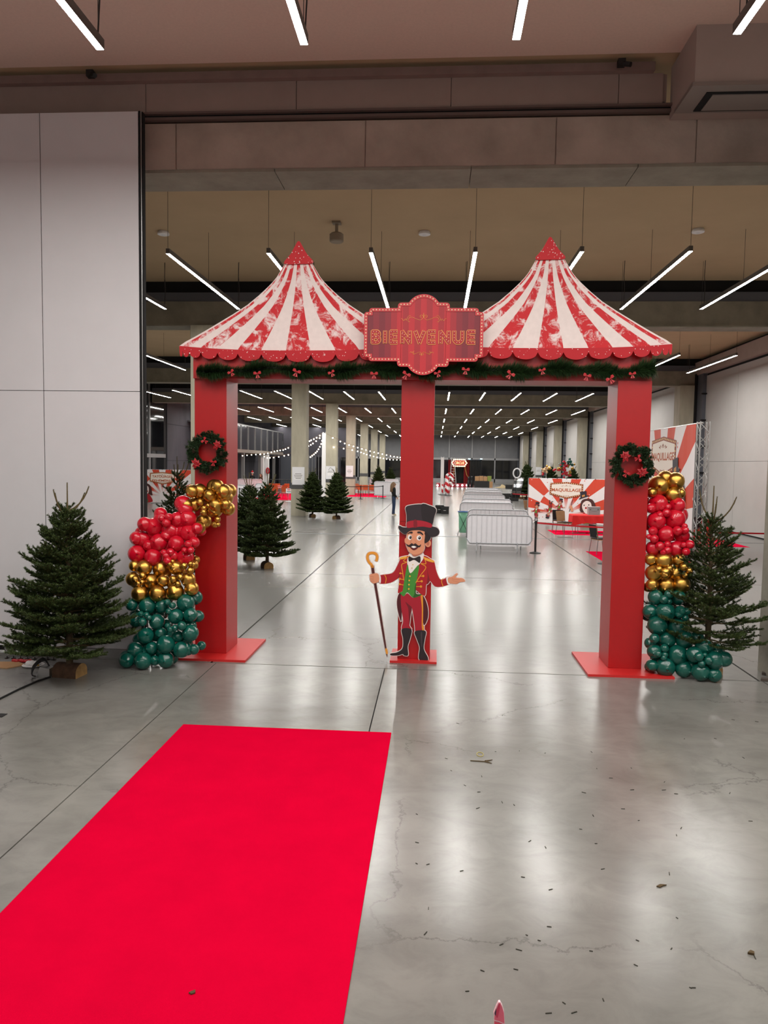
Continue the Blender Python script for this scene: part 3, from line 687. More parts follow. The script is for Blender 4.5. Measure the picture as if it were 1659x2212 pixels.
rm = thing('ringmaster_cutout', 'cut-out board of a moustached ringmaster in top hat holding a cane', 'cut-out', (-0.3, 9.74, 0.03))
figure(rm, lambda x, y, d: P(760+x/5.529, 1060+y/5.53, 9.765)-Vector((0, d, 0)), board=mat('board_white', '#e9dcd8', 0.6))
# ------------------------------------------------------------------ needles: fast triangle clouds
def needle_mesh(name, segs, per_m, ln, wd, seed, m, parent, kind='stuff', up=0.25, fwd=0.55, radial=False):
    """segs: list of (p0, p1, scale). Thin triangles set around the twigs."""
    rg = np.random.default_rng(seed)
    A = np.array([s[0] for s in segs], float); B = np.array([s[1] for s in segs], float); K = np.array([s[2] for s in segs], float)
    D = B-A; Ls = np.linalg.norm(D, axis=1); cnt = np.maximum(1, (Ls*per_m).astype(int)); idx = np.repeat(np.arange(len(segs)), cnt); n = len(idx)
    t = rg.random(n)[:, None]; base = A[idx]+D[idx]*t; T = D[idx]/np.maximum(Ls[idx], 1e-6)[:, None]
    rv = rg.normal(size=(n, 3)); rv -= T*np.sum(rv*T, axis=1)[:, None]; rv /= np.linalg.norm(rv, axis=1)[:, None]
    if up: rv[:, 2] = rv[:, 2]*0.8+up
    dr = T*fwd+rv*0.85; dr /= np.linalg.norm(dr, axis=1)[:, None]
    sd = np.cross(dr, rg.normal(size=(n, 3))); sd /= np.linalg.norm(sd, axis=1)[:, None]
    l = (ln*(0.7+0.5*rg.random(n))*K[idx])[:, None]; ww = (wd*K[idx])[:, None]*0.5
    V = np.empty((n*3, 3)); V[0::3] = base-sd*ww; V[1::3] = base+sd*ww; V[2::3] = base+dr*l
    o0 = _pv(parent); V -= np.array(o0)
    me = bpy.data.meshes.new(name); me.vertices.add(n*3); me.vertices.foreach_set('co', V.ravel()); me.loops.add(n*3); me.loops.foreach_set('vertex_index', np.arange(n*3, dtype=np.int32))
    me.polygons.add(n); me.polygons.foreach_set('loop_start', np.arange(0, n*3, 3, dtype=np.int32)); me.polygons.foreach_set('loop_total', np.full(n, 3, np.int32))
    me.materials.append(m); me.update(calc_edges=True); me.validate()
    return link(name, me, parent, kind)
def leaf_mat(name, c0, c1, rough=0.55):
    m = bpy.data.materials.new(name); m.use_nodes = True; nt = m.node_tree; b = nt.nodes['Principled BSDF']
    g = nt.nodes.new('ShaderNodeNewGeometry'); r = nt.nodes.new('ShaderNodeValToRGB'); r.color_ramp.elements[0].color = (*lin(c0), 1); r.color_ramp.elements[1].color = (*lin(c1), 1)
    nt.links.new(g.outputs['Random Per Island'], r.inputs[0]); nt.links.new(r.outputs[0], b.inputs['Base Color'])
    b.inputs['Roughness'].default_value = rough; b.inputs['Specular IOR Level'].default_value = 0.35
    return m
M_FIR = leaf_mat('fir_needles', '#1e2b12', '#4a5b2a'); M_BARK = mat('fir_bark', '#4a3b28', 0.9, noise=0.3, nscale=20)
M_TWIG = mat('fir_twig', '#5a4c2c', 0.85); M_LOG = mat('split_log', '#a5814f', 0.75, noise=0.3, nscale=9, stretch=(4, 1, 1)); M_LOGB = mat('log_bark', '#4c3524', 0.95, noise=0.3, nscale=14, bump=0.5, bscale=30)
def fir(name, label, H, Rb, seed, loc, z0=0.34, tiers=15, nb=7, per_m=150, ln=0.026, wd=0.0055, topbare=0.16, dens=1.0, airy=0.0, group=None, stand_rz=0.5, stand=True):
    rg = random.Random(seed); t = thing(name, label, 'tree', loc, group); X, Y, Z = loc
    MB().tube([(X, Y, 0.02), (X+0.01, Y, H*0.35), (X-0.005, Y+0.01, H*0.7), (X, Y, H*0.96)], [0.045, 0.035, 0.018, 0.004], 8).build('trunk', M_BARK, t)
    br = MB(); segs = []
    def limb(p, d, L, r, lvl, sc):
        pts = [Vector(p)]; dd = Vector(d).normalized(); n = 4 if lvl < 2 else 2
        for i in range(n):
            dd = (dd+Vector((rg.uniform(-.08, .08), rg.uniform(-.08, .08), (0.10 if lvl == 0 else 0.05)))).normalized()
            pts.append(pts[-1]+dd*L/n)
        br.tube(pts, [r*(1-0.8*i/n) for i in range(n+1)], 4 if lvl else 5, cap=False)
        st = 0 if lvl else 1
        for i in range(st, n): segs.append((tuple(pts[i]), tuple(pts[i+1]), sc))
        return pts
    for k in range(tiers):
        f = k/(tiers-1); z = z0+(H*(1-topbare)-z0)*f**0.92
        Lm = Rb*(1-f)**0.78*(1.0 if f > 0.08 else 0.92)+0.10
        el = math.radians(-6+46*f)
        m = max(4, int(nb*(1-0.35*f)))
        a0 = rg.uniform(0, 6.28)
        for q in range(m):
            if rg.random() < airy*0.5: continue
            a = a0+2*PI*q/m+rg.uniform(-.25, .25); L = Lm*rg.uniform(0.78, 1.08)
            e = el+rg.uniform(-.12, .12)
            pts = limb((X, Y, z+rg.uniform(-.04, .04)), (math.cos(a)*math.cos(e), math.sin(a)*math.cos(e), math.sin(e)), L, 0.009*(0.5+L), 0, 1.0)
            ns = max(2, int(L/0.062*dens))
            for s in range(ns):
                u = 0.22+0.78*(s+0.5)/ns; i = min(3, int(u*4)); p = pts[i].lerp(pts[i+1], u*4-i); dv = (pts[i+1]-pts[i]).normalized()
                side = 1 if s % 2 else -1; w_ = dv.cross(Vector((0, 0, 1))).normalized()*side
                l2 = (L*0.44*(1-u)+0.085)*rg.uniform(0.75, 1.2)
                d2 = dv*0.78+w_*0.72+Vector((0, 0, rg.uniform(-.12, .2)))
                p2 = limb(p, d2, l2, 0.0035, 1, 1.0)
                if l2 > 0.15 and rg.random() < dens:
                    for s3 in (-1, 1):
                        q0 = p2[2]; dq = (p2[3]-p2[2]).normalized(); limb(q0, dq*0.75+dq.cross(Vector((0, 0, 1))).normalized()*s3*0.7, l2*0.45, 0.0025, 2, 0.95)
    # bare leader with upturned side shoots
    zt = H*(1-topbare)
    for (a, L, e, zz) in [(rg.uniform(0, 6.28)+i*1.6, H*topbare*rg.uniform(0.7, 1.0), rg.uniform(1.0, 1.5), zt+0.02*i) for i in range(4)]:
        pts = [Vector((X, Y, zz))]; dd = Vector((math.cos(a), math.sin(a), 0.45)).normalized()
        for i in range(5):
            pts.append(pts[-1]+dd*L/5); dd = (dd+Vector((0, 0, 0.35*e))).normalized()
        br.tube(pts, [0.009, 0.009, 0.009, 0.008, 0.008, 0.005], 6)
        for i in range(5): segs.append((tuple(pts[i]), tuple(pts[i+1]), 0.6))
    br.tube([(X, Y, H*0.85), (X, Y, H)], [0.010, 0.006], 6); segs.append(((X, Y, zt), (X, Y, H), 0.5))
    br.build('branches', M_TWIG, t)
    needle_mesh('needles', segs, per_m, ln, wd, seed, M_FIR, t)
    if stand:
        st = MB(); h = 0.15; prof = [(-0.12, 0), (0.12, 0), (0.12, 0.06)]+[(0.12*math.cos(math.radians(q)), 0.06+0.10*math.sin(math.radians(q))) for q in range(15, 180, 15)]+[(-0.12, 0.06)]
        Mr = Matrix.Translation((X, Y, 0.0)) @ Matrix.Rotation(stand_rz, 4, 'Z')
        pts = [Mr @ Vector((x, -0.16, z)) for x, z in prof]; d = Mr @ Vector((0, 0.16, 0))-Mr @ Vector((0, -0.16, 0))
        st.prism(pts, d, 0, 1); st.build('log_stand', [M_LOG, M_LOGB], t)
    return t
treeL = fir('christmas_tree', 'dense dark Christmas tree on a log stand before the pale partition', 2.36, 0.80, 3, (-4.42, 8.62, 0), z0=0.33, tiers=20, nb=9, per_m=900, ln=0.030, wd=0.0075, topbare=0.17, dens=1.2, stand_rz=1.45)
treeR = fir('christmas_tree', 'airy Christmas tree with long upper branches behind the right balloon garland', 2.42, 0.73, 11, (P(1527, 1400, 9.72).x, 9.72, 0), z0=0.42, tiers=17, nb=9, per_m=850, ln=0.030, wd=0.007, topbare=0.20, dens=0.9, airy=0.35)
# ------------------------------------------------------------------ tinsel garland along the header
gl = thing('fir_garland', 'dark green tinsel garland with red bows draped along the arch header', 'garland', (-0.25, 9.6, 3.8))
gp = []
for i in range(61):
    u = i/60; px = 425+985*u; py = 800+3.5*math.sin(u*29)+2.2*math.sin(u*61+1)
    gp.append(P(px, py, 9.63-0.015*math.sin(u*40)))
MB().tube(gp, 0.025, 6).build('core', mat('garland_core', '#16220f', 0.9), gl)
M_TIN = leaf_mat('tinsel', '#15240f', '#33502a', 0.45)
needle_mesh('tinsel', [(tuple(gp[i]), tuple(gp[i+1]), 0.85+0.25*math.sin(i*1.1)) for i in range(60)], 7500, 0.135, 0.008, 5, M_TIN, gl, up=0.0, fwd=0.28)
M_BOW = mat('red_satin_bow', '#ac0d19', 0.4, spec=0.6)
def bow(parent, c, s, rz=0.0, tilt=0.0, name='bow'):
    mb = MB(); c = Vector(c); Rm = Matrix.Rotation(tilt, 3, 'Y')
    def q(x, y, z): return c+Rm @ Vector((x*s, y*s, z*s))
    for sd in (-1, 1):
        mb.prism([q(0, -.05, .02), q(.25*sd, -.12, .30), q(.5*sd, -.12, .26), q(.52*sd, -.1, -.06), q(.2*sd, -.1, -.1)], (0, 0.05*s, 0))
        mb.prism([q(.02*sd, 0, 0), q(.34*sd, -.05, -.62), q(.2*sd, -.05, -.56), q(.06*sd, -.05, -.66)], (0, 0.02*s, 0))
    mb.sphere(q(0, -.1, 0), 0.1*s, 8, 6)
    return mb.build(name, M_BOW, parent)
for i, (px, py) in enumerate([(499, 804), (556, 807), (641, 803), (716, 805), (808, 808), (878, 809), (945, 806), (1006, 799), (1103, 808), (1171, 800), (1268, 812), (1318, 818), (1366, 808)]):
    bow(gl, P(px, py, 9.50), 0.085+0.02*((i*7) % 3)/2, tilt=((i*37) % 11-5)*0.12)
# ------------------------------------------------------------------ wreaths
M_WR = leaf_mat('wreath_needles', '#14210f', '#35502f'); M_POIN = mat('poinsettia_red', '#a00c17', 0.5)
def wreath(label, px, py, Y, seed, flowers, bows, cones):
    c = P(px, py, Y); t = thing('wreath', label, 'wreath', tuple(c)); rg = random.Random(seed); segs = []; br = MB(); Rr = 0.17
    MB().tube([c+Vector((Rr*math.cos(a), 0.02, Rr*math.sin(a))) for a in [2*PI*i/24 for i in range(25)]], 0.02, 6).build('ring', M_TWIG, t)
    for i in range(200):
        a = rg.uniform(0, 2*PI); p = c+Vector(((Rr+rg.uniform(-.03, .03))*math.cos(a), rg.uniform(-.03, .02), (Rr+rg.uniform(-.03, .03))*math.sin(a)))
        d = Vector((math.cos(a+1.0), rg.uniform(-.9, .1), math.sin(a+1.0)))*0.6+Vector((math.cos(a), 0, math.sin(a)))*rg.choice((-0.5, 0.5, 0.9))
        q = p+d.normalized()*rg.uniform(.06, .115); br.tube([p, q], 0.003, 4); segs.append((tuple(p), tuple(q), 1.0))
    br.build('twigs', M_TWIG, t); needle_mesh('needles', segs, 1500, 0.036, 0.008, seed, M_WR, t, up=0.0)
    for (fx, fy) in flowers:
        o = P(fx, fy, Y-0.11); mb = MB()
        for lay, (n, L) in enumerate(((7, .075), (6, .052))):
            for k in range(n):
                a = 2*PI*k/n+lay*0.5+rg.uniform(-.2, .2); u = Vector((math.cos(a), 0, math.sin(a))); v = Vector((-math.sin(a), 0, math.cos(a))); l = L*rg.uniform(.8, 1.15); dy = -0.012*lay
                mb.prism([o+Vector((0, dy, 0)), o+u*l*.5+v*l*.26+Vector((0, dy-.008, 0)), o+u*l+Vector((0, dy+.004, 0)), o+u*l*.5-v*l*.26+Vector((0, dy-.008, 0))], (0, 0.002, 0))
        for k in range(4): mb.sphere(o+Vector((rg.uniform(-.01, .01), -.02, rg.uniform(-.01, .01))), .006, 6, 4)
        mb.build('poinsettia', M_POIN, t)
    for (bx, by, tl) in bows: bow(t, P(bx, by, Y-0.11), 0.085, tilt=tl)
    for (bx, by) in cones:
        o = P(bx, by, Y-0.1); mb = MB()
        for k in range(5): mb.lathe([(0.0, -.004), (0.026*(1-.12*abs(k-1.5)), 0), (0.0, .006)], o+Vector((0, 0, -.02+.011*k)), 9)
        mb.build('pine_cone', mat('pine_cone', '#4a2a20', 0.8), t)
    return t
wreath('green wreath with poinsettias and bows on the pillar with the gold balloon cluster', 449, 977, 9.70, 21, [(470, 961), (424, 1002)], [(461, 998, .1), (441, 951, -.9)], [(478, 980), (418, 974), (455, 1010)])
wreath('green wreath with poinsettias and bows on the pillar beside the slim straight balloon garland', 1365, 1005, 9.61, 22, [(1350, 985), (1387, 1020)], [(1380, 990, 1.3), (1353, 1022, .5)], [(1345, 1016), (1384, 984)])
# ------------------------------------------------------------------ balloon garlands
M_BR = mat('balloon_red', '#c20d26', 0.22, spec=0.5, coat=0.3); M_BG = mat('balloon_green', '#0a5246', 0.2, spec=0.5, coat=0.3); M_BC = mat('balloon_gold', '#c4984a', 0.32, 1.0)
bm_ = MB(); prof = [(0.012, -1.10), (0.05, -1.06), (0.03, -1.02), (0.22, -0.93)]+[(math.sin(PI*q/16)*1.0, -math.cos(PI*q/16)*0.98) for q in range(4, 16)]+[(0.02, 0.98)]
bm_.lathe(prof, n=22)
def bal_mesh(m):
    me = bpy.data.meshes.new('balloon'); me.from_pydata(bm_.v, [], bm_.f); me.materials.append(m); me.polygons.foreach_set('use_smooth', [True]*len(bm_.f)); me.update(); return me
BM = {'r': bal_mesh(M_BR), 'g': bal_mesh(M_BG), 'c': bal_mesh(M_BC)}
def balloons(t, ox, oy, s, col, data, yfun, seed, big):
    rg = random.Random(seed); o0 = ORG[t.name]
    for (x, y, r) in data:
        px, py = ox+x/s, oy+y/s; small = r < big*0.62
        Y = yfun(px, py)+(-0.10 if small else rg.uniform(-0.05, 0.05)); Rm = r/s*Y/FPX*1.07
        c = P(px, py, Y); c.z = max(c.z, Rm*0.99+0.002)
        b = bpy.data.objects.new('balloon', BM[col]); COL.objects.link(b); b.parent = t; b.location = c-o0
        b.scale = (Rm,)*3; b.rotation_euler = (rg.uniform(-1.9, -1.1), rg.uniform(-.5, .5), rg.uniform(-.6, .6))
        if not small:                         # a second layer of balloons behind the front ones
            a = rg.uniform(0, 6.28); c2 = c+Vector((math.cos(a)*Rm*0.75, 0.15, math.sin(a)*Rm*0.75)); c2.z = max(c2.z, Rm*0.9)
            if not t.name.endswith('001'): c2.y = min(c2.y, 9.52-Rm*0.86)
            else: c2.x = max(c2.x, 2.72+Rm*0.8)
            d = b.copy(); COL.objects.link(d); d.location = c2-o0; d.scale = (Rm*0.85,)*3
gL = thing('balloon_garland', 'wide balloon garland in green, gold and red reaching over to the pillar', 'balloons', (-3.6, 9.2, 0))
yl = lambda px, py: 9.02+0.42*min(1, max(0, (1445-py)/380.0))
A = [(1075,185,95),(1262,130,95),(1455,185,90),(1178,248,95),(1390,270,110),(1005,355,90),(1440,410,85),(1270,425,95),(1133,568,95),(1083,325,50),(1130,405,42),(1188,370,40),(1125,455,45),(1303,545,38),(1265,612,42),(1310,612,28)]
balloons(gL, 250, 1030, 5.925, 'c', A, lambda px, py: 9.55, 1, 95)
B = [(860,345,106),(920,540,108),(790,545,95),(580,545,95),(588,530,45),(682,515,50),(648,590,55),(370,605,90),(490,640,110),(700,690,110),(935,720,112),(1040,660,70),(265,785,85),(345,795,100),(555,840,112),(775,855,100),(1005,840,70),(928,862,48),(878,940,38),(960,940,45),(270,985,110),(480,1030,108),(615,970,42),(700,965,50),(648,1010,50),(665,1075,52),(890,1030,105),(740,1010,62),(420,880,70),(640,760,70)]
balloons(gL, 250, 1030, 5.925, 'r', B, yl, 2, 100)
Cc = [(340,185,100),(510,215,140),(815,240,145),(1085,220,130),(1390,170,90),(1020,210,55),(1020,105,40),(960,150,45),(1225,185,62),(1345,150,50),(1400,160,50),(1335,270,65),(310,420,125),(350,425,70),(478,360,65),(405,505,55),(470,475,48),(635,465,138),(850,450,110),(1030,425,68),(1155,385,60),(1115,510,55),(1300,430,130),(430,680,145),(750,680,145),(1065,650,150),(1360,590,125),(980,480,90)]
balloons(gL, 250, 1200, 8.295, 'c', Cc, yl, 3, 130)
D = [(290,880,110),(570,900,150),(830,905,125),(1015,895,58),(950,1000,55),(1255,850,155),(925,840,60),(1075,1090,135),(1340,1065,125),(370,1150,130),(450,1050,55),(548,1065,55),(600,1115,50),(480,1190,78),(740,1185,135),(930,1260,50),(980,1325,55),(1060,1300,58),(1185,1260,80),(540,1430,145),(810,1390,105),(1110,1450,100),(1340,1390,145),(350,1690,145),(640,1660,115),(900,1590,162),(1180,1685,145),(1290,1680,110),(1400,1680,95),(200,1920,135),(490,1920,150),(700,1880,90),(900,1900,145)]
balloons(gL, 250, 1200, 8.295, 'g', D, yl, 4, 130)
fill = [(420, 1500, 110), (900, 1250, 120), (1000, 1500, 120), (700, 1050, 110), (1150, 1000, 90), (800, 1700, 110), (500, 1750, 110)]
balloons(gL, 250, 1200, 8.295, 'g', fill, lambda px, py: yl(px, py)+0.16, 5, 90)
gR = thing('balloon_garland', 'slim straight balloon garland in green, gold and red beside the airy tree', 'balloons', (2.95, 9.5, 0))
yr = lambda px, py: 9.48+0.40*min(1, max(0, (1460-py)/420.0))
balloons(gR, 1385, 1010, 8.195, 'c', [(425,190,125),(310,325,170),(605,240,145),(560,480,138),(690,455,85),(190,440,80)], yr, 6, 130)
balloons(gR, 1385, 1010, 8.195, 'r', [(295,645,160),(640,670,130),(355,700,58),(475,695,55),(445,800,70),(325,840,65),(175,720,80),(265,945,150),(590,905,175),(210,1125,75),(140,1225,45),(230,1260,72),(430,1180,145),(640,1120,78),(775,1110,65),(770,1040,50),(720,1210,125),(215,1425,125),(330,1390,75),(465,1360,55),(620,1440,140),(460,1465,68),(390,1500,50),(860,1360,75),(795,1490,65),(750,1370,50)], yr, 7, 140)
balloons(gR, 1385, 1010, 8.195, 'c', [(170,1625,100),(395,1650,150),(660,1640,115),(225,1865,140),(310,1800,62),(500,1790,60),(430,1850,78),(425,1890,72),(600,1865,128),(755,1760,65),(855,1825,58),(780,1905,48),(195,2070,100),(430,2090,148),(715,2070,140)], yr, 8, 140)
balloons(gR, 1385, 1260, 7.541, 'g', [(235,225,115),(605,235,115),(450,180,68),(370,265,68),(460,300,40),(150,460,115),(395,465,145),(640,450,80),(745,460,58),(615,505,60),(720,565,50),(265,690,150),(590,715,155),(215,900,75),(420,915,130),(710,915,140),(215,1110,110),(380,1060,65),(275,1150,55),(385,1165,50),(370,1215,50),(595,1165,155),(175,1340,95),(390,1400,150),(695,1425,135)], yr, 9, 130)
balloons(gR, 1385, 1260, 7.541, 'g', [(870,1160,125),(1025,1040,130),(945,1195,72),(1040,1165,35),(1100,1255,72),(985,1310,55),(1205,1250,145),(1350,1235,120),(970,1460,140),(1190,1490,110)], lambda px, py: 9.34, 10, 125)
MB().cyl((2.95, 9.92, 0.03), (2.95, 9.92, 2.45), 0.012, n=8).build('support_pole', mat('pole_grey', '#8a8a8a', 0.4, 0.6), gR)
MB().tube([(-3.66, 9.30, 0.01), (-3.62, 9.32, 1.2), (-3.3, 9.48, 1.9), (-2.95, 9.62, 2.15)], 0.012, 8).build('support_pole', mat('pole_grey', '#8a8a8a'), gL)
# ------------------------------------------------------------------ hall: helpers for furniture
M_CLOTH = mat('barrier_cloth', '#e4e2e6', 0.8, noise=0.03, nscale=6); M_GALV = mat('galvanised_tube', '#b9bcc0', 0.4, 0.7); M_BLK = mat('matt_black', '#141414', 0.5)
def lthing(name, label, cat, loc, rz=0.0, group=None):     # a thing whose parts are built in its own coordinates
    t = thing(name, label, cat, loc, group); t.rotation_euler = (0, 0, rz); ORG[t.name] = Vector((0, 0, 0)); return t
def barrier(label, x0, x1, Y, h=1.10, rz=0.0, group='cloth-covered crowd barriers', z0=0.24):
    w = x1-x0; t = lthing('crowd_barrier', label, 'barrier', ((x0+x1)/2, Y, 0), rz, group); a = w/2; r = 0.16
    path = [(-a, 0, z0+r)]+[(-a, 0, h-r)]
    for s, cx in ((1, -a+r), (0, a-r)):
        for q in range(1, 6):
            an = PI-PI/2*q/5 if s else PI/2-PI/2*q/5
            path.append((cx+r*math.cos(an), 0, h-r+r*math.sin(an)))
    path += [(a, 0, z0+0.1), (a-0.1, 0, z0), (-a+0.1, 0, z0), (-a, 0, z0+r)]
    MB().tube(path, 0.019, 7).build('frame', M_GALV, t, smooth=True)
    n = max(6, int(w/0.145))
    for i in range(1, n):
        x = -a+w*i/n; MB().cyl((x, -0.012, z0), (x, -0.012, h-0.02), 0.005, n=5).build('bar', mat('bar_pale', '#c9c9ce', 0.5), t)
    mb = MB(); nx, nz = 36, 6
    for j in range(nz+1):
        for i in range(nx+1):
            u = i/nx; v = j/nz; x = -a+0.02+(w-0.04)*u; zb = z0-0.05-0.04*math.sin(u*PI)*(1-v); z = zb+(h-0.015-zb)*v
            cut = max(0, r-min(x+a, a-x)); z = min(z, h-r+math.sqrt(max(0, r*r-cut*cut))-0.01) if cut > 0 else z
            mb.v.append((x, 0.012+0.008*math.sin(u*n*2*PI)*(0.4+0.6*(1-v)), z))
    for j in range(nz):
        for i in range(nx): k = j*(nx+1)+i; mb.f.append((k, k+1, k+nx+2, k+nx+1)); mb.m.append(0)
    mb.build('cloth_cover', M_CLOTH, t, smooth=True)
    for x in (-a*0.62, a*0.62):
        for s in (-1, 1):
            MB().tube([(x+0.05*s, 0, z0+0.02), (x+0.08*s, 0.26*s, 0.02)], 0.016, 6).build('foot', M_GALV, t)
    return t
def stanchion(label, p, h=0.98, group=None):
    t = lthing('belt_stanchion', label, 'stanchion', (p[0], p[1], 0), 0, group)
    MB().lathe([(0.17, 0), (0.17, 0.015), (0.12, 0.03), (0.05, 0.05)], n=18).build('base', M_BLK, t)
    MB().cyl((0, 0, 0.04), (0, 0, h-0.1), 0.032, n=12).build('post', M_BLK, t)
    MB().lathe([(0.04, h-0.1), (0.042, h), (0.02, h+0.01)], n=12).build('belt_head', M_BLK, t)
    return t
M_BELT = mat('red_belt', '#b5081c', 0.6); M_BELTK = mat('black_belt', '#161616', 0.6)
def belt(label, a, b, m, z=0.93, sag=0.0, hh=0.05):
    a = Vector((a[0], a[1], z)); b = Vector((b[0], b[1], z)); mb = MB(); n = 8; d = (b-a).normalized(); nrm = Vector((-d.y, d.x, 0))*0.002
    for i in range(n):
        p, q = a.lerp(b, i/n), a.lerp(b, (i+1)/n)
        for k, pp in ((i, p), (i+1, q)): pp.z -= sag*4*(k/n)*(1-k/n)
        mb.prism([p+nrm, q+nrm, q+nrm-Vector((0, 0, hh)), p+nrm-Vector((0, 0, hh))], -nrm*2)
    return tag(mb.build('barrier_belt', m), label, 'belt')
M_LEGC = mat('chrome_leg', '#9a9a9a', 0.25, 0.9); M_ORG = mat('orange_ply', '#b0582c', 0.5); M_PLY = mat('plywood_back', '#9a7550', 0.55, noise=0.1, nscale=5); M_SEATK = mat('black_fabric', '#111113', 0.8)
CH = {}
def chair(label, loc, rz, kind='orange', group=None):
    if kind in CH: return dup(CH[kind], loc, rz, label, group)
    t = lthing('stacking_chair', label, 'chair', loc, rz, group)
    m = {'orange': M_ORG, 'ply': M_PLY, 'black': M_SEATK}[kind]
    s = MB().box((-0.21, -0.2, 0.43), (0.21, 0.21, 0.455)); s.build('seat', M_PLY if kind != 'orange' else M_ORG, t)
    if kind != 'orange': MB().box((-0.2, -0.19, 0.455), (0.2, 0.2, 0.48)).build('seat_pad', M_SEATK, t)
    bk = MB()
    pts = [(-0.20, 0.21, 0.50), (0.20, 0.21, 0.50), (0.215, 0.27, 0.86), (0.19, 0.275, 0.89), (-0.19, 0.275, 0.89), (-0.215, 0.27, 0.86)]
    bk.prism(pts, (0, 0.018, 0)); bk.build('backrest', m if kind != 'black' else M_PLY, t)
    if kind == 'black':
        for yy in (-0.012, 0.018): MB().prism([(x*0.96, y+yy, z) for x, y, z in pts], (0, 0.012, 0)).build('back_pad', M_SEATK, t)
    for x in (-0.2, 0.2):
        MB().tube([(x, -0.16, 0.44), (x*1.1, -0.24, 0.0)], 0.011, 6).build('leg', M_LEGC, t)
        MB().tube([(x*0.95, 0.26, 0.60), (x*0.95, 0.20, 0.44), (x*1.1, 0.26, 0.0)], 0.011, 6).build('leg', M_LEGC, t)
    CH[kind] = t
    return t
# ------------------------------------------------------------------ printed banners
def ray_mat(name, cx, cz, R):
    m = bpy.data.materials.new(name); m.use_nodes = True; nt = m.node_tree; N = nt.nodes; L = nt.links; b = N['Principled BSDF']; b.inputs['Roughness'].default_value = 0.55
    tc = N.new('ShaderNodeTexCoord'); sp = N.new('ShaderNodeSeparateXYZ'); L.new(tc.outputs['Object'], sp.inputs[0])
    def mth(op, a, c=None):
        n = N.new('ShaderNodeMath'); n.operation = op
        for i, q in enumerate((a, c)):
            if q is None: continue
            if isinstance(q, (int, float)): n.inputs[i].default_value = q
            else: L.new(q, n.inputs[i])
        return n.outputs[0]
    x = mth('SUBTRACT', sp.outputs[0], cx); z = mth('SUBTRACT', sp.outputs[2], cz)
    an = mth('ARCTAN2', z, x); r = mth('SQRT', mth('ADD', mth('MULTIPLY', x, x), mth('MULTIPLY', z, z)))
    s = mth('GREATER_THAN', mth('SINE', mth('ADD', mth('MULTIPLY', an, 12.0), 1.57)), 0.0)
    fl = mth('GREATER_THAN', r, R); xr = mth('ABSOLUTE', mth('SUBTRACT', s, fl))
    fade = mth('MINIMUM', mth('MAXIMUM', mth('MULTIPLY', mth('SUBTRACT', r, R*0.12), 1.0/(R*0.45)), 0.0), 1.0)
    up = mth('MINIMUM', mth('MAXIMUM', mth('MULTIPLY', mth('ADD', z, R*0.05), 8.0/R), 0.0), 1.0)
    f = mth('MULTIPLY', mth('MULTIPLY', xr, fade), up)
    v = N.new('ShaderNodeTexVoronoi'); v.inputs['Scale'].default_value = 3.2/R*1.6; L.new(tc.outputs['Object'], v.inputs['Vector'])
    dot = mth('LESS_THAN', v.outputs['Distance'], 0.10)
    f2 = mth('ABSOLUTE', mth('SUBTRACT', f, mth('MULTIPLY', dot, 0.8)))
    mx = N.new('ShaderNodeMix'); mx.data_type = 'RGBA'; L.new(f2, mx.inputs[0]); mx.inputs[6].default_value = (*lin('#e9e2e2'), 1); mx.inputs[7].default_value = (*lin('#d2452c'), 1)
    L.new(mx.outputs[2], b.inputs['Base Color']); return m
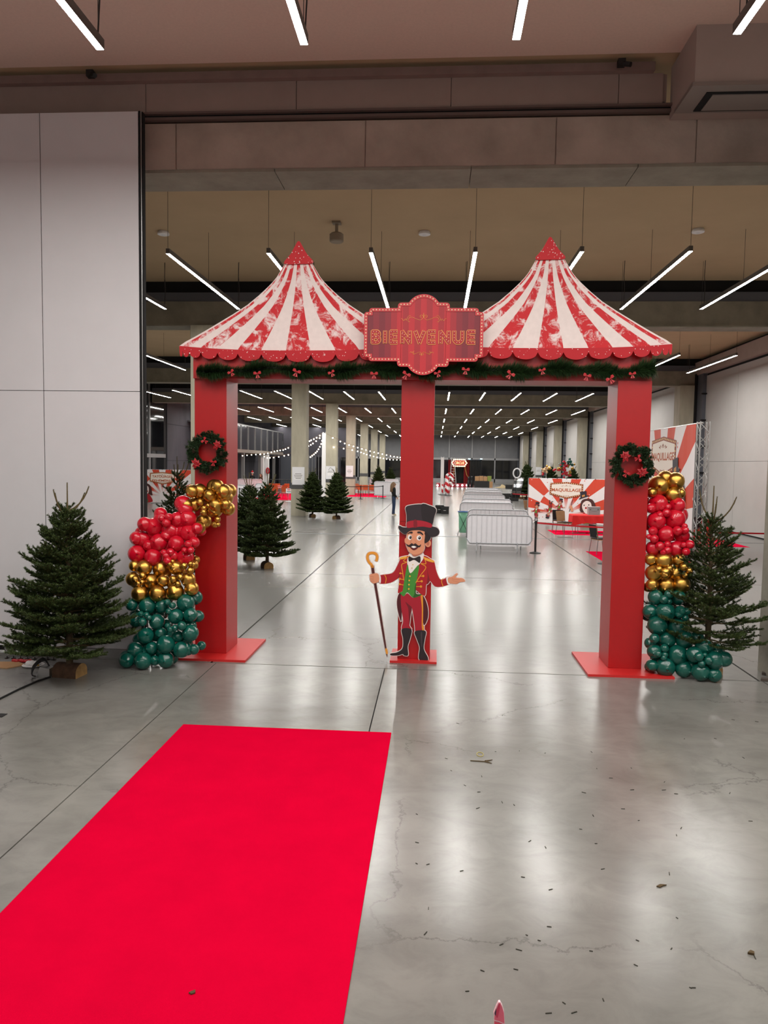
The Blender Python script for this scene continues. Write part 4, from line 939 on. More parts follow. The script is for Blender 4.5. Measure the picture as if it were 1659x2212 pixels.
def banner(label, loc, rz, W, H, zb, lines, frame='poles', clown=True, troupe=True, txt=0.085):
    t = lthing('printed_banner', label, 'banner', loc, rz); mb = MB(); nx = 24
    for i in range(nx+1):
        u = i/nx; y = 0.012*math.sin(u*23)+0.006*math.sin(u*51)
        for z in (zb, zb+H): mb.v.append((W*(u-0.5), y*0.6, z))
    for i in range(nx): mb.f.append((2*i, 2*i+2, 2*i+3, 2*i+1)); mb.m.append(0)
    mb.build('canvas', ray_mat('rays_%d' % len(bpy.data.materials), 0.0, zb+0.22*H, 0.62*H), t)
    def Q(u, v, d): return Vector((W*(u-0.5), -0.016-d, zb+H*v))
    fr = [(.288, .90), (.505, .93), (.719, .885), (.716, .633), (.505, .555), (.281, .645)]
    MB().prism([Q(u, v, 0.002) for u, v in fr], (0, 0.002, 0)).build('sign_border', mat('print_brown', '#8c3218', 0.5), t)
    inn = offset([(u*W, v*H) for u, v in fr], -0.035*H)
    MB().prism([Q(x/W, y/H, 0.004) for x, y in inn], (0, 0.002, 0)).build('sign_panel', mat('print_cream', '#ece2d6', 0.5), t)
    bl = MB(); md = offset([(u*W, v*H) for u, v in fr], -0.0175*H)
    for x, y in dots(md, 0.045*H, True): bl.sphere(Q(x/W, y/H, 0.003), (0.010*H, 0.002, 0.010*H), 6, 4)
    bl.build('printed_bulbs', mat('print_bulb', '#f6dc96', 0.5), t, kind='stuff')
    n = len(lines)
    for i, ln in enumerate(lines):
        wd = W*(0.385 if len(ln) > 8 and n == 1 else 0.345 if n == 2 else 0.37)
        vs, fs = text_mesh(ln, txt*H, 0.028, width=wd)
        z = (0.70 if n == 1 else 0.755-0.115*i)*H
        MB().add([(x+W*0.0, -0.016-0.0055, zb+z+y) for x, y in vs], fs).build('lettering', mat('print_orange', '#b5562a', 0.5), t)
    for cy, s, f in ((0.845, 0.55, 1), (0.615, 0.32, -1)):
        orn(t, lambda x, y: Q(0.5+x*H*0.00075/W, cy+y*0.00075, 0.0045), scroll(0, 0, s, f), 0.0016*H, mat('print_brown', '#8c3218'))
    def fg(cx, cv, hh, rot=0.0, sk=('cane', 'eye')):
        hold = bpy.data.objects.new('figure_print', None); COL.objects.link(hold); hold.parent = t; ORG[hold.name] = Vector((0, 0, 0))
        k = hh*H/1881
        def fn(x, y, d):
            a, b = (x-760)*k, (1100-y)*k; c, s = math.cos(rot), math.sin(rot); return Vector((W*(cx-0.5)+a*c-b*s, -0.019-d, zb+H*cv+a*s+b*c))
        figure(hold, fn, 0.0012, None, 2, sk, False)
    if troupe:
        fg(0.115, 0.24, 0.44); fg(0.285, 0.30, 0.42, PI*0.96); fg(0.42, 0.36, 0.40, -0.1, ('cane', 'eye', 'boot'))
        MB().prism([Q(.545, .27, .006), Q(.552, .27, .006), Q(.592, .54, .006), Q(.586, .54, .006)], (0, 0.001, 0)).build('brush_print', mat('print_261c1c', '#2b1f1f', 0.5), t)
        MB().prism([Q(u, v, .007) for u, v in cr([(.545, .37), (.575, .41), (.59, .36), (.60, .28), (.575, .27), (.56, .33)], 3)], (0, 0.001, 0)).build('hand_print', mat('print_skin', '#d9926f', 0.5), t)
    if clown:
        cx = 0.78 if clown is True else clown; O = lambda pts, d: [Q(cx+u*H/W, v, d) for u, v in cr(pts, 4)]
        HR, W_, RD, BK = mat('print_hair', '#4a2420', 0.6), mat('print_face', '#ecdcd6', 0.5), mat('print_redd', '#b0202a', 0.5), mat('print_hatk', '#2a2530', 0.5)
        MB().prism(O([(-.16, .30), (-.15, .44), (-.12, .53), (-.02, .57), (.10, .55), (.17, .44), (.19, .30), (.20, .22), (.12, .24), (0, .30), (-.10, .26)], .006), (0, .001, 0)).build('hair_print', HR, t)
        MB().prism(O([(-.14, .02), (-.10, .22), (.0, .28), (.12, .22), (.2, .02)], .007), (0, .001, 0)).build('coat_print', RD, t)
        MB().prism(O([(-.10, .02), (-.06, .12), (.02, .14), (.06, .02)], .0085), (0, .001, 0)).build('shirt_print', mat('print_greenf', '#3a7a38', 0.5), t)
        MB().prism(O([(-.11, .36), (-.10, .46), (-.02, .52), (.07, .48), (.09, .36), (.05, .26), (-.04, .24)], .009), (0, .001, 0)).build('face_print', W_, t)
        for u, v, r, mm in ((-.03, .36, .022, RD), (-.07, .42, .014, BK), (.03, .43, .014, BK), (.05, .34, .02, RD)):
            MB().prism([Q(cx+(u+r*math.cos(a))*H/W, v+r*math.sin(a), .011) for a in [2*PI*i/12 for i in range(12)]], (0, .001, 0)).build('face_mark_print', mm, t)
        MB().prism([Q(cx+u*H/W, v, .010) for u, v in [(-.19, .545), (.02, .625), (.03, .645), (-.02, .64), (-.03, .74), (-.17, .715), (-.155, .59), (-.185, .565)]], (0, .001, 0)).build('hat_print', BK, t)
        MB().prism([Q(cx+u*H/W, v, .012) for u, v in [(-.12, .60), (-.06, .62), (-.065, .66), (-.125, .64)]], (0, .001, 0)).build('buckle_print', mat('print_buckle', '#c98a4a', 0.5), t)
    if frame == 'poles':
        for x in (-W/2-0.03, W/2+0.03):
            MB().cyl((x, 0.03, 0), (x, 0.03, zb+H+0.02), 0.018, n=8).build('pole', M_GALV, t); MB().box((x-0.03, -0.3, 0), (x+0.03, 0.35, 0.02)).build('pole_foot', M_GALV, t)
        MB().cyl((-W/2, 0.03, zb+H), (W/2, 0.03, zb+H), 0.015, n=8).build('top_rail', M_GALV, t)
        for i in range(9): MB().box((W*(i/8-0.5)-0.012, -0.01, zb+H-0.02), (W*(i/8-0.5)+0.012, 0.05, zb+H+0.025)).build('tie', M_BLK, t)
    else:
        for x in (-W/2-0.20, W/2+0.20):
            for dx in (-0.12, 0.12):
                for dy in (-0.12, 0.12): MB().cyl((x+dx, 0.12+dy, 0), (x+dx, 0.12+dy, zb+H+0.05), 0.02, n=7).build('truss_chord', M_ALU, t)
            br = MB(); z = 0.05; k = 0
            while z < zb+H-0.2:
                s = 1 if k % 2 else -1
                for (ax, ay, bx, by) in ((-.12, -.12, .12, -.12), (.12, .12, -.12, .12), (-.12, .12, -.12, -.12), (.12, -.12, .12, .12)):
                    p, q = (ax, ay), (bx, by)
                    if s < 0: p, q = q, p
                    MB().cyl((x+p[0], .12+p[1], z), (x+q[0], .12+q[1], z+.25), 0.008, n=5).build('truss_brace', M_ALU, t)
                z += 0.25; k += 1
            MB().box((x-.2, -.1, 0), (x+.2, .34, .02)).build('truss_base', M_ALU, t)
        MB().cyl((-W/2-.2, 0.1, zb+H+.02), (W/2+.2, 0.1, zb+H+.02), 0.025, n=8).build('top_rail', M_ALU, t)
    return t
a, b = F(1141, 1128), F(1305, 1137); a.y = 34.6; b.y = 33.6; w_ = (Vector((b.x, b.y))-Vector((a.x, a.y))).length
pa, pb = P(1141, 1100, 34.6), P(1306, 1100, 33.6); W1 = math.hypot(pb.x-pa.x, pb.y-pa.y)
banner('MAQUILLAGE banner with orange rays and clown behind the red draped table', ((pa.x+pb.x)/2, 34.1, 0), math.atan2(pb.y-pa.y, pb.x-pa.x), W1, 2.02, 0.04, ['MAQUILLAGE'])
pa, pb = P(288, 1050, 44), P(414, 1050, 44)
banner('TATOUAGES ÉPHÉMÈRES banner with orange rays behind the left balloon garland', ((pa.x+pb.x)/2, 44, 0), 0, pb.x-pa.x, 2.0, 0.05, ['TATOUAGES', 'ÉPHÉMÈRES'], clown=0.22, troupe=False, txt=0.075)
banner('tall MAQUILLAGE banner on a silver truss beyond the slim balloon garland', (6.82, 22.9, 0), -PI/2, 5.5, 3.3, 0.5, ['MAQUILLAGE'], frame='truss', troupe=False)
# ------------------------------------------------------------------ face-painting corner
M_PINK = mat('pink_red_carpet', '#d8123c', 0.95, spec=0.0)
tag(MB().box((4.62, 28.75, 0), (7.4, 30.8, 0.002)).build('pink_carpet', M_PINK), 'pinkish red carpet square under the red draped table', 'carpet')
tag(MB().box((4.7, 21.0, 0), (7.2, 23.35, 0.002)).build('pink_carpet', M_PINK), 'pinkish red carpet square under the lone black chair', 'carpet')
tag(MB().box((4.6, 37.0, 0), (7.5, 40.0, 0.002)).build('pink_carpet', M_PINK), 'pinkish red carpet square behind the MAQUILLAGE banner', 'carpet')
tb = thing('draped_table', 'folding table draped with a short red cloth before the MAQUILLAGE banner', 'table', (6.1, 29.7, 0))
MB().box((5.45, 29.35, 0.70), (6.95, 30.05, 0.73)).build('tabletop', M_PLY, tb)
for x in (5.6, 6.3):
    for y in (29.45, 29.95): MB().cyl((x, y, 0.02), (x, y, 0.70), 0.014, n=6).build('leg', M_LEGC, tb)
    MB().box((x-0.3, 29.40, 0.0), (x+0.3, 29.46, 0.025)).build('foot_bar', M_LEGC, tb)
M_RC = mat('red_tablecloth', '#d3201e', 0.8)
def cloth(label, x0, x1, y0, y1, z, drop, m):
    mb = MB(); n = 40; ring = []
    for i in range(n):
        u = i/n*4; s, f = int(u), u-int(u)
        x, y = [(x0+(x1-x0)*f, y0), (x1, y0+(y1-y0)*f), (x1-(x1-x0)*f, y1), (x0, y1-(y1-y0)*f)][s]; ring.append((x, y, f))
    cx, cy = (x0+x1)/2, (y0+y1)/2
    for k, (zz, o) in enumerate(((z, 0.0), (z-0.03, 0.02), (z-drop, 0.05))):
        for i, (x, y, f) in enumerate(ring):
            dx, dy = (1 if x > cx else -1), (1 if y > cy else -1); e = 1-abs(2*f-1); dz = -0.14*(1-e)**3*drop/0.3 if k == 2 else 0
            mb.v.append((x+dx*o*(1 if abs(x-x0) < 1e-6 or abs(x-x1) < 1e-6 else 0)+0.015*math.sin(i*1.9)*(k == 2), y+dy*o*(1 if abs(y-y0) < 1e-6 or abs(y-y1) < 1e-6 else 0)+0.02*math.sin(i*2.3)*(k == 2), zz+dz))
    for k in range(2):
        for i in range(n): mb.f.append((k*n+i, k*n+(i+1) % n, (k+1)*n+(i+1) % n, (k+1)*n+i)); mb.m.append(0)
    mb.f.append(tuple(range(n))); mb.m.append(0)
    return tag(mb.build('tablecloth', m), label, 'tablecloth')
cloth('short red cloth on the table holding the silver case', 5.38, 7.02, 29.28, 30.12, 0.738, 0.30, M_RC)
cs = thing('silver_case', 'silver make-up case on the red table before the banner', 'case', (6.22, 29.6, 0.74))
MB().box((6.0, 29.45, 0.742), (6.44, 29.75, 1.02)).build('body', mat('case_silver', '#b9b9bb', 0.35, 0.6), cs)
MB().box((5.99, 29.44, 1.02), (6.45, 29.76, 1.06)).build('lid', mat('case_silver', '#b9b9bb'), cs)
for x in (6.06, 6.36): MB().box((x-.02, 29.43, 0.93), (x+.02, 29.45, 0.98)).build('latch', M_LEGC, cs)
MB().tube([(6.12, 29.44, .92), (6.14, 29.41, .9), (6.30, 29.41, .9), (6.32, 29.44, .92)], .008, 6).build('handle', M_LEGC, cs)
chair('black padded chair facing the red draped table', (4.95, 30.2, 0), 2.9, 'black')
chair('bare plywood-backed chair beside the red draped table', (5.02, 29.05, 0), -2.6+PI, 'ply')
chair('lone black padded chair on its own pink carpet', (5.02, 22.75, 0), 1.9, 'black')
chair('plywood-backed chair behind the MAQUILLAGE banner', (4.75, 37.4, 0), 0.9, 'ply')
s1 = F(1156, 1195); s2 = (4.57, 44.8); s3 = (4.62, 20.45)
stanchion('black belt stanchion at the front cloth-covered barrier', (s1.x, s1.y)); stanchion('black belt stanchion beside the last covered barriers and mirror stand', s2); stanchion('black belt stanchion at the corner of the lone chair carpet', s3)
belt('red belt from the front barrier stanchion past the red draped table', (s1.x, s1.y), (6.2, 21.4), M_BELT, 0.95, 0.05)
stanchion('black belt stanchion near the truss banner', (6.2, 21.4)); stanchion('black belt stanchion behind the MAQUILLAGE banner', (7.3, 44.2))
belt('red belt behind the MAQUILLAGE banner', s2, (7.3, 44.2), M_BELT, 0.95, 0.04)
# right side behind the slim balloon garland
tb2 = thing('draped_table', 'red draped table beyond the airy tree', 'table', (9.2, 28.4, 0))
MB().box((8.6, 28.0, 0.70), (10.0, 28.8, 0.73)).build('tabletop', M_PLY, tb2)
for x in (8.7, 9.9):
    for y in (28.1, 28.7): MB().cyl((x, y, 0), (x, y, 0.70), 0.014, n=6).build('leg', M_LEGC, tb2)
cloth('red cloth hanging over the table beyond the airy tree', 8.5, 10.1, 27.9, 28.9, 0.738, 0.45, M_RC)
chair('black padded chair at the red table beyond the airy tree', (9.3, 27.4, 0), 3.1, 'black')
tag(MB().box((8.3, 25.6, 0), (10.6, 29.6, 0.002)).build('pink_carpet', M_PINK), 'pinkish red carpet square under the table beyond the airy tree', 'carpet')
q1, q2 = P(1545, 1157, 26.0), P(1654, 1157, 26.0)
stanchion('black belt stanchion beyond the airy tree', (q1.x-0.4, 26.0)); stanchion('black belt stanchion by the grey hall wall', (q2.x+0.25, 26.0))
belt('red belt stretched before the grey hall wall', (q1.x-0.4, 26.0), (q2.x+0.25, 26.0), M_BELT, 0.44+0.03, 0.0, 0.055)
# ------------------------------------------------------------------ covered barriers in a row
for k, (xa, xb, Y, zt) in enumerate([(1009, 1150, 22.8, 1108), (1011, 1141, 25.4, 1101), (994, 1108, 30.2, 1088), (998, 1104, 33.4, 1081), (1000, 1091, 38.0, 1071), (1003, 1085, 42.2, 1065), (1005, 1084, 45.8, 1060), (1007, 1077, 48.8, 1057)]):
    barrier(['frontmost cloth-covered barrier, its cover creased at one corner', 'covered barrier right behind the frontmost one', 'third covered barrier of the row, behind the green bag', 'fourth covered barrier of the row behind the green bag', 'fifth covered barrier counted from the green bag end', 'sixth covered barrier counted from the green bag end', 'seventh covered barrier, one before the row ends', 'last covered barrier of the row towards the stage'][k], P(xa, zt, Y).x, P(xb, zt, Y).x, Y, 1.12)
g = F(1000, 1156); gb = thing('rubbish_bag_stand', 'green rubbish bag hung on a crossed-leg stand with blue rim', 'bag', (g.x, g.y, 0))
lp = [(0.14, 0.10), (0.16, 0.3), (0.17, 0.6), (0.19, 0.86)]
MB().lathe(lp, (g.x, g.y, 0), 14).build('bag', mat('green_bag', '#7fc4a0', 0.35, alpha=0.85), gb, smooth=True)
MB().tube([(g.x+0.2*math.cos(q), g.y+0.2*math.sin(q), 0.88) for q in [2*PI*i/16 for i in range(17)]], 0.018, 6).build('rim', mat('blue_rim', '#24538c', 0.5), gb)
for s in (-1, 1): MB().cyl((g.x-0.22*s, g.y-0.2, 0), (g.x+0.2*s, g.y-0.2, 0.86), 0.008, n=5).build('leg', M_BLK, gb); MB().cyl((g.x-0.22*s, g.y+0.2, 0), (g.x+0.2*s, g.y+0.2, 0.86), 0.008, n=5).build('leg', M_BLK, gb)
for k, (px, w_, h_) in enumerate([(949.5, .45, .42), (961, .42, .38)]):
    o = F(px, 1110); bx = thing('black_case', ['tall black equipment case on the hall floor', 'black equipment case with a white mark in front of another'][k], 'case', (o.x, o.y, 0)); y0 = o.y+(0.5 if k == 0 else 0)
    MB().box((o.x-w_/2, y0, 0), (o.x+w_/2, y0+.3, h_)).build('body', M_BLK, bx); MB().box((o.x-w_/2-.01, y0-.01, h_-.06), (o.x+w_/2+.01, y0+.31, h_)).build('lid', mat('case_edge', '#2a2a2c', 0.4), bx)
    MB().box((o.x-.08, y0-.006, h_*.45), (o.x+.05, y0, h_*.5)).build('mark', M_WHITE, bx)
# ------------------------------------------------------------------ people (one continuous body each)
def person(label, loc, rz, h, top, legs, hair, skin='#c9977c', shoe='#c9b48e', hairlen=0.0, hat=None, armx=0.0):
    t = lthing('person', label, 'person', loc, rz); s = h/1.70
    J = dict(pel=(0, 0, .93), wst=(0, 0, 1.08), chs=(0, .01, 1.28), nck=(0, 0, 1.45), hd0=(0, -.01, 1.54), hd1=(0, -.015, 1.63), hd2=(0, -.01, 1.68))
    rad = dict(pel=(.155, .11), wst=(.135, .095), chs=(.155, .105), nck=(.05, .05), hd0=(.072, .085), hd1=(.075, .09), hd2=(.045, .05)); E = [('pel', 'wst'), ('wst', 'chs'), ('chs', 'nck'), ('nck', 'hd0'), ('hd0', 'hd1'), ('hd1', 'hd2')]
    for sd, n in ((-1, 'l'), (1, 'r')):
        J.update({n+'sh': (.165*sd, .01, 1.38), n+'el': (.215*sd, .03, 1.12), n+'wr': (.215*sd, -.10-armx, .94+armx*.6), n+'ha': (.205*sd, -.16-armx, .88+armx*.7), n+'hp': (.085*sd, 0, .88), n+'kn': (.09*sd, -.015, .48), n+'an': (.09*sd, .02, .09), n+'to': (.10*sd, -.13, .035), n+'he': (.09*sd, .05, .04)})
        rad.update({n+'sh': (.06, .06), n+'el': (.046, .046), n+'wr': (.034, .034), n+'ha': (.036, .022), n+'hp': (.088, .088), n+'kn': (.06, .06), n+'an': (.043, .05), n+'to': (.036, .03), n+'he': (.036, .036)})
        E += [('chs', n+'sh'), (n+'sh', n+'el'), (n+'el', n+'wr'), (n+'wr', n+'ha'), ('pel', n+'hp'), (n+'hp', n+'kn'), (n+'kn', n+'an'), (n+'an', n+'to'), (n+'an', n+'he')]
        for q in range(5):      # fingers
            a = J[n+'ha']; nm = n+'f%d' % q; off = (-.02+.012*q)
            J[nm] = (a[0]+(off if q < 4 else -.035*sd), a[1]-.05+.01*abs(q-1.5)-(.0 if q < 4 else -.035), a[2]-.05+(0 if q < 4 else .02)); rad[nm] = (.0085, .0085); E.append((n+'ha', nm))
    ks = list(J); bm = bmesh.new(); sk = bm.verts.layers.skin.verify(); V = {}
    for k in ks: v = bm.verts.new(Vector(J[k])*s); v[sk].radius = (rad[k][0]*s, rad[k][1]*s); v[sk].use_root = (k == 'pel'); V[k] = v
    for e in E: bm.edges.new((V[e[0]], V[e[1]]))
    me = bpy.data.meshes.new('b'); bm.to_mesh(me); bm.free(); o = bpy.data.objects.new('b', me); COL.objects.link(o)
    o.modifiers.new('s', 'SKIN').use_smooth_shade = True; sb = o.modifiers.new('u', 'SUBSURF'); sb.levels = 1; sb.render_levels = 1
    dg = bpy.context.evaluated_depsgraph_get(); m2 = bpy.data.meshes.new_from_object(o.evaluated_get(dg)); bpy.data.objects.remove(o)
    m2.name = 'body'; m2.materials.clear()
    for hx, nm, ro in ((skin, 'skin', .5), (top, 'top', .85), (legs, 'legs', .85), (shoe, 'shoe', .7)): m2.materials.append(mat(nm+hx[1:], hx, ro))
    mi = []
    for p in m2.polygons:
        c = p.center/s; mi.append(3 if c.z < .085 else 2 if c.z < .95 and abs(c.x) < .19 and not (abs(c.x) > .165 and c.z > .8) else 0 if c.z > 1.455 or (abs(c.x) > .165 and c.z < .945+armx*.55) else 1)
    m2.polygons.foreach_set('material_index', mi); m2.polygons.foreach_set('use_smooth', [True]*len(mi))
    link('body', m2, t)
    HM = mat('hair'+hair[1:], hair, 0.7, noise=0.25, nscale=30); hb = MB()
    hb.sphere((0, .022*s, 1.60*s), (.098*s, .105*s, .105*s), 14, 10)
    if hairlen: hb.tube([(0, .06*s, 1.62*s), (0, .085*s, 1.52*s), (0, .10*s, (1.50-hairlen)*s), (0, .085*s, (1.47-hairlen)*s)], [.09*s, .105*s, .10*s, .03*s], 12)
    hb.build('hair', HM, t, smooth=True)
    f = MB()
    for sd in (-1, 1): f.sphere((.03*sd*s, -.092*s, 1.605*s), .011*s, 8, 6)
    f.build('eyes', M_BLK, t); MB().prism([(-.012*s, -.09*s, 1.555*s), (.012*s, -.09*s, 1.555*s), (0, -.092*s, 1.60*s)], (0, -.025*s, 0)).build('nose', mat('skin'+skin[1:], skin), t)
    MB().sphere((0, -.088*s, 1.53*s), (.024*s, .008*s, .007*s), 8, 5).build('mouth', mat('lips', '#9c4a44', 0.5), t)
    for sd in (-1, 1): MB().sphere((.092*sd*s, .0, 1.585*s), (.012*s, .02*s, .028*s), 8, 6).build('ear', mat('skin'+skin[1:], skin), t)
    if hat: MB().lathe([(.11*s, 1.64*s), (.105*s, 1.70*s), (.07*s, 1.78*s), (.01*s, 1.86*s)], (0, .01, 0), 14).build('hat', mat('santa_red', hat, 0.8), t, smooth=True); MB().lathe([(.118*s, 1.62*s), (.122*s, 1.645*s), (.118*s, 1.67*s)], (0, .01, 0), 14).build('hat_brim', M_WHITE, t)
    return t
o = F(850, 1114); person('person with long light-brown hair, black top and jeans beside the middle pillar', (o.x, o.y, 0), 1.9, 1.70, '#0f1012', '#2a3b58', '#7d6248', hairlen=0.28)
o = F(936, 1114); person('person in black top and grey trousers mostly hidden by the middle pillar', (o.x-0.25, 38.2, 0), -2.0, 1.72, '#141416', '#4c4a48', '#3a2c24')
person('person in dark clothes and a red festive hat behind the white barriers', (P(545, 1030, 62).x, 62, 0), 0.3, 1.72, '#101114', '#1a1a1e', '#2a221e', hat='#c01822')
person('person in a patterned brown shirt leaning over the white barriers', (P(563, 1030, 61).x, 61, 0), -0.6, 1.62, '#5a4030', '#1a1a1e', '#5a3a28', hairlen=0.1, armx=0.2)
# ------------------------------------------------------------------ more trees in the hall
fA = fir('christmas_tree', 'hall tree leaning against the left red pillar edge, its top shoots bare', 2.35, 0.75, 31, (P(538, 1200, 19.6).x, 19.6, 0), z0=0.30, tiers=17, nb=9, per_m=1000, ln=0.034, wd=0.009, topbare=0.2, dens=0.95, group='fir trees in the hall')
fB = fir('christmas_tree', 'hall tree on a log stand, right of the one behind the left pillar', 2.45, 0.72, 32, (P(577, 1200, 18.1).x, 18.1, 0), z0=0.30, tiers=17, nb=9, per_m=1000, ln=0.034, wd=0.009, topbare=0.2, dens=0.95, group='fir trees in the hall')
fC = fir('christmas_tree', 'tree poking up between the partition edge and the TATOUAGES banner', 2.72, 0.62, 33, (P(383, 1150, 14.2).x, 14.2, 0), z0=0.5, tiers=14, nb=7, per_m=900, ln=0.036, wd=0.009, topbare=0.16, dens=0.8, airy=0.3, group='fir trees in the hall')
fD = fir('christmas_tree', 'bushy tree standing against the concrete column, darker of the pair', 2.4, 0.74, 34, (P(675, 1100, 35.3).x, 35.3, 0), z0=0.28, tiers=19, nb=10, per_m=700, ln=0.042, wd=0.015, topbare=0.15, dens=1.05, group='fir trees in the hall')
def far_tree(label, px, Y, sc, rz): return dup(fD, (P(px, 1080, Y).x, Y, 0), rz, label, 'fir trees in the hall', sc)
far_tree('bushy tree on a round log, nearest the woman in jeans', 727, 34.5, 1.0, 2.1)
far_tree('far tree behind the white barrier, left of its twin', 817, 62.0, 1.05, 0.7)
far_tree('far tree behind the white barrier, right of its twin', 843, 64.6, 1.0, 3.0)
far_tree('tree standing beside the mirror photo stand', 1137, 58.0, 1.25, 1.2)
far_tree('tree with a cream balloon cluster behind the MAQUILLAGE banner', 1188, 56.0, 1.18, 4.0)
far_tree('tree beside the red and green balloon column behind the MAQUILLAGE banner', 1236, 58.5, 1.12, 5.0)
# ------------------------------------------------------------------ balloon columns behind the MAQUILLAGE banner
def bunch(label, pts, Y, seed, rpx):
    c0 = P(pts[0][0], pts[0][1], Y); t = thing('balloon_column', label, 'balloons', (c0.x, Y, 0)); rg = random.Random(seed)
    zmin = 9
    for (px, py, col, n, sx, sy) in pts:
        for i in range(n):
            c = P(px+rg.gauss(0, sx), py+rg.gauss(0, sy), Y+rg.uniform(-.25, .1)); R_ = rpx*Y/FPX*rg.uniform(.75, 1.15)
            b = bpy.data.objects.new('balloon', BM[col]); COL.objects.link(b); b.parent = t; b.location = c-ORG[t.name]; b.scale = (R_,)*3; b.rotation_euler = (rg.uniform(-2, -1), rg.uniform(-.5, .5), 0)
    MB().cyl((c0.x, Y, 0), (c0.x, Y, 2.2), 0.03, n=8).build('support_pole', M_GALV, t); MB().lathe([(.2, 0), (.2, .03), (.05, .05)], (c0.x, Y, 0), 14).build('foot', M_GALV, t)
BM['w'] = bal_mesh(mat('balloon_cream', '#d8b58c', 0.3))
bunch('red, gold and green balloon column behind the MAQUILLAGE banner', [(1219, 1016, 'r', 26, 8, 8), (1219, 1000, 'r', 3, 1.5, 2), (1212, 1008, 'g', 7, 3, 3), (1229, 999, 'g', 10, 4, 4), (1232, 1013, 'c', 8, 4, 7), (1212, 1012, 'c', 4, 3, 4)], 53.0, 1, 2.8)
bunch('cream and gold balloon column behind the MAQUILLAGE banner', [(1180, 1014, 'w', 16, 4, 3), (1185, 1009, 'c', 5, 3, 2), (1173, 1025, 'r', 3, 1, 3)], 54.5, 2, 2.6)
# ------------------------------------------------------------------ notices on the columns
M_PAPER = mat('paper_white', '#dcdcde', 0.7); M_INK = mat('ink', '#2b2b2e', 0.7)
def notice(label, px0, px1, py0, py1, Y, lines, drawing=False):
    a, b = P(px0, py1, Y), P(px1, py0, Y); t = thing('notice_board', label, 'notice', (a.x, Y, a.z)); w, h = b.x-a.x, b.z-a.z
    MB().box((a.x, Y-0.012, a.z), (b.x, Y-0.002, b.z)).build('sheet', M_PAPER, t)
    MB().box((a.x+w*.18, Y-0.015, a.z+h*.28), (b.x-w*.18, Y-0.0125, a.z+h*.66)).build('paper', M_WHITE, t)
    pr = MB()
    for i in range(lines):
        l = (.26, .33, .3, .22)[i % 4]*w; z = a.z+h*(.60-.085*i); k = 9
        for j in range(k): pr.box((a.x+w/2-l+2*l*j/k, Y-0.017, z), (a.x+w/2-l+2*l*(j+.72)/k, Y-0.0155, z+h*.035))
    pr.build('print_lines', M_INK, t, kind='stuff')
    if drawing: MB().tube([(a.x+w*.3, Y-.02, a.z+h*.7), (a.x+w*.42, Y-.02, a.z+h*.86), (a.x+w*.5, Y-.02, a.z+h*.9), (a.x+w*.62, Y-.02, a.z+h*.8), (a.x+w*.7, Y-.02, a.z+h*.7)], .008, 5).build('arrow_drawing', M_INK, t)
notice('white notice on the concrete column beside the dark pair of trees', 631, 658, 1009, 1047, 35.93, 4)
notice('white notice with an arched arrow on the next concrete column', 704, 724, 1007, 1035, 48.53, 2, True)
notice('white notice on the third visible concrete column', 747, 763, 1006, 1030, 60.43, 4)
notice('white notice on the column behind the mirror photo stand', 1157, 1169, 1009, 1026, 84.88, 3)
# ------------------------------------------------------------------ dining corner behind the left trees
tag(MB().box((-14.5, 50.6, 0), (-9.3, 61.0, 0.002)).build('pink_carpet', M_PINK), 'pinkish red carpet under the rows of orange chairs by the mezzanine', 'carpet')
tag(MB().box((-7.0, 57.4, 0), (-3.9, 64.0, 0.002)).build('pink_carpet', M_PINK), 'pinkish red carpet under the orange chairs behind the black belt', 'carpet')
def table(label, x, y, w=1.6, d=0.7, rz=0):
    t = lthing('dining_table', label, 'table', (x, y, 0), rz)
    MB().box((-w/2, -d/2, .72), (w/2, d/2, .75)).build('tabletop', mat('pink_runner', '#c83040', .7), t); MB().box((-w/2, -d*.22, .75), (w/2, d*.22, .756)).build('runner', M_WHITE, t)
    for sx in (-1, 1):
        for sy in (-1, 1): MB().cyl((sx*(w/2-.06), sy*(d/2-.06), 0), (sx*(w/2-.06), sy*(d/2-.06), .72), .015, n=6).build('leg', M_LEGC, t)
    return t
k = 0
for px, Y in ((579, 52.0), (595.5, 52.2), (616, 52.2), (580, 55.6), (594, 55.8), (617, 55.6), (589, 59.0), (601, 59.0), (621, 59.2)):
    chair('orange shell chair in the rows by the mezzanine', (P(px, 1060, Y).x, Y, 0), PI, 'orange', 'orange chairs by the mezzanine')
for px, Y in ((588, 53.4), (611, 53.6), (586, 57.2), (610, 57.2)): table('long table with pink top and white runner among the orange chairs by the mezzanine', P(px, 1060, Y).x, Y, 0.7)['group'] = 'dining tables by the mezzanine'
for px, Y in ((769, 61.6), (778, 59.0), (790, 59.0), (803, 59.6), (770, 62.2)):
    chair('orange shell chair behind the black belt line', (P(px, 1060, Y).x, Y, 0), PI if Y < 60 else 0.2, 'orange', 'orange chairs behind the black belt')
table('narrow table with pink top behind the black belt line', P(782, 1060, 60.5).x, 60.6, 0.7, 0.5)
barrier('white covered barrier before the orange chairs, close to the woman in jeans', P(808, 1050, 56.2).x, P(863, 1050, 56.2).x, 56.2, 1.25, group='white barriers round the dining corners')
barrier('white covered barrier behind the one close to the woman in jeans', P(798, 1050, 63.5).x, P(861, 1050, 63.5).x, 63.5, 1.3, group='white barriers round the dining corners')
barrier('long white covered barrier in front of the person in the red hat', P(513, 1050, 56.5).x, P(566, 1050, 56.5).x, 56.5, 1.28, group='white barriers round the dining corners')
barrier('white covered barrier in front of the person in the patterned shirt', P(552, 1050, 49.5).x, P(569, 1050, 49.5).x, 49.5, 1.15, group='white barriers round the dining corners')
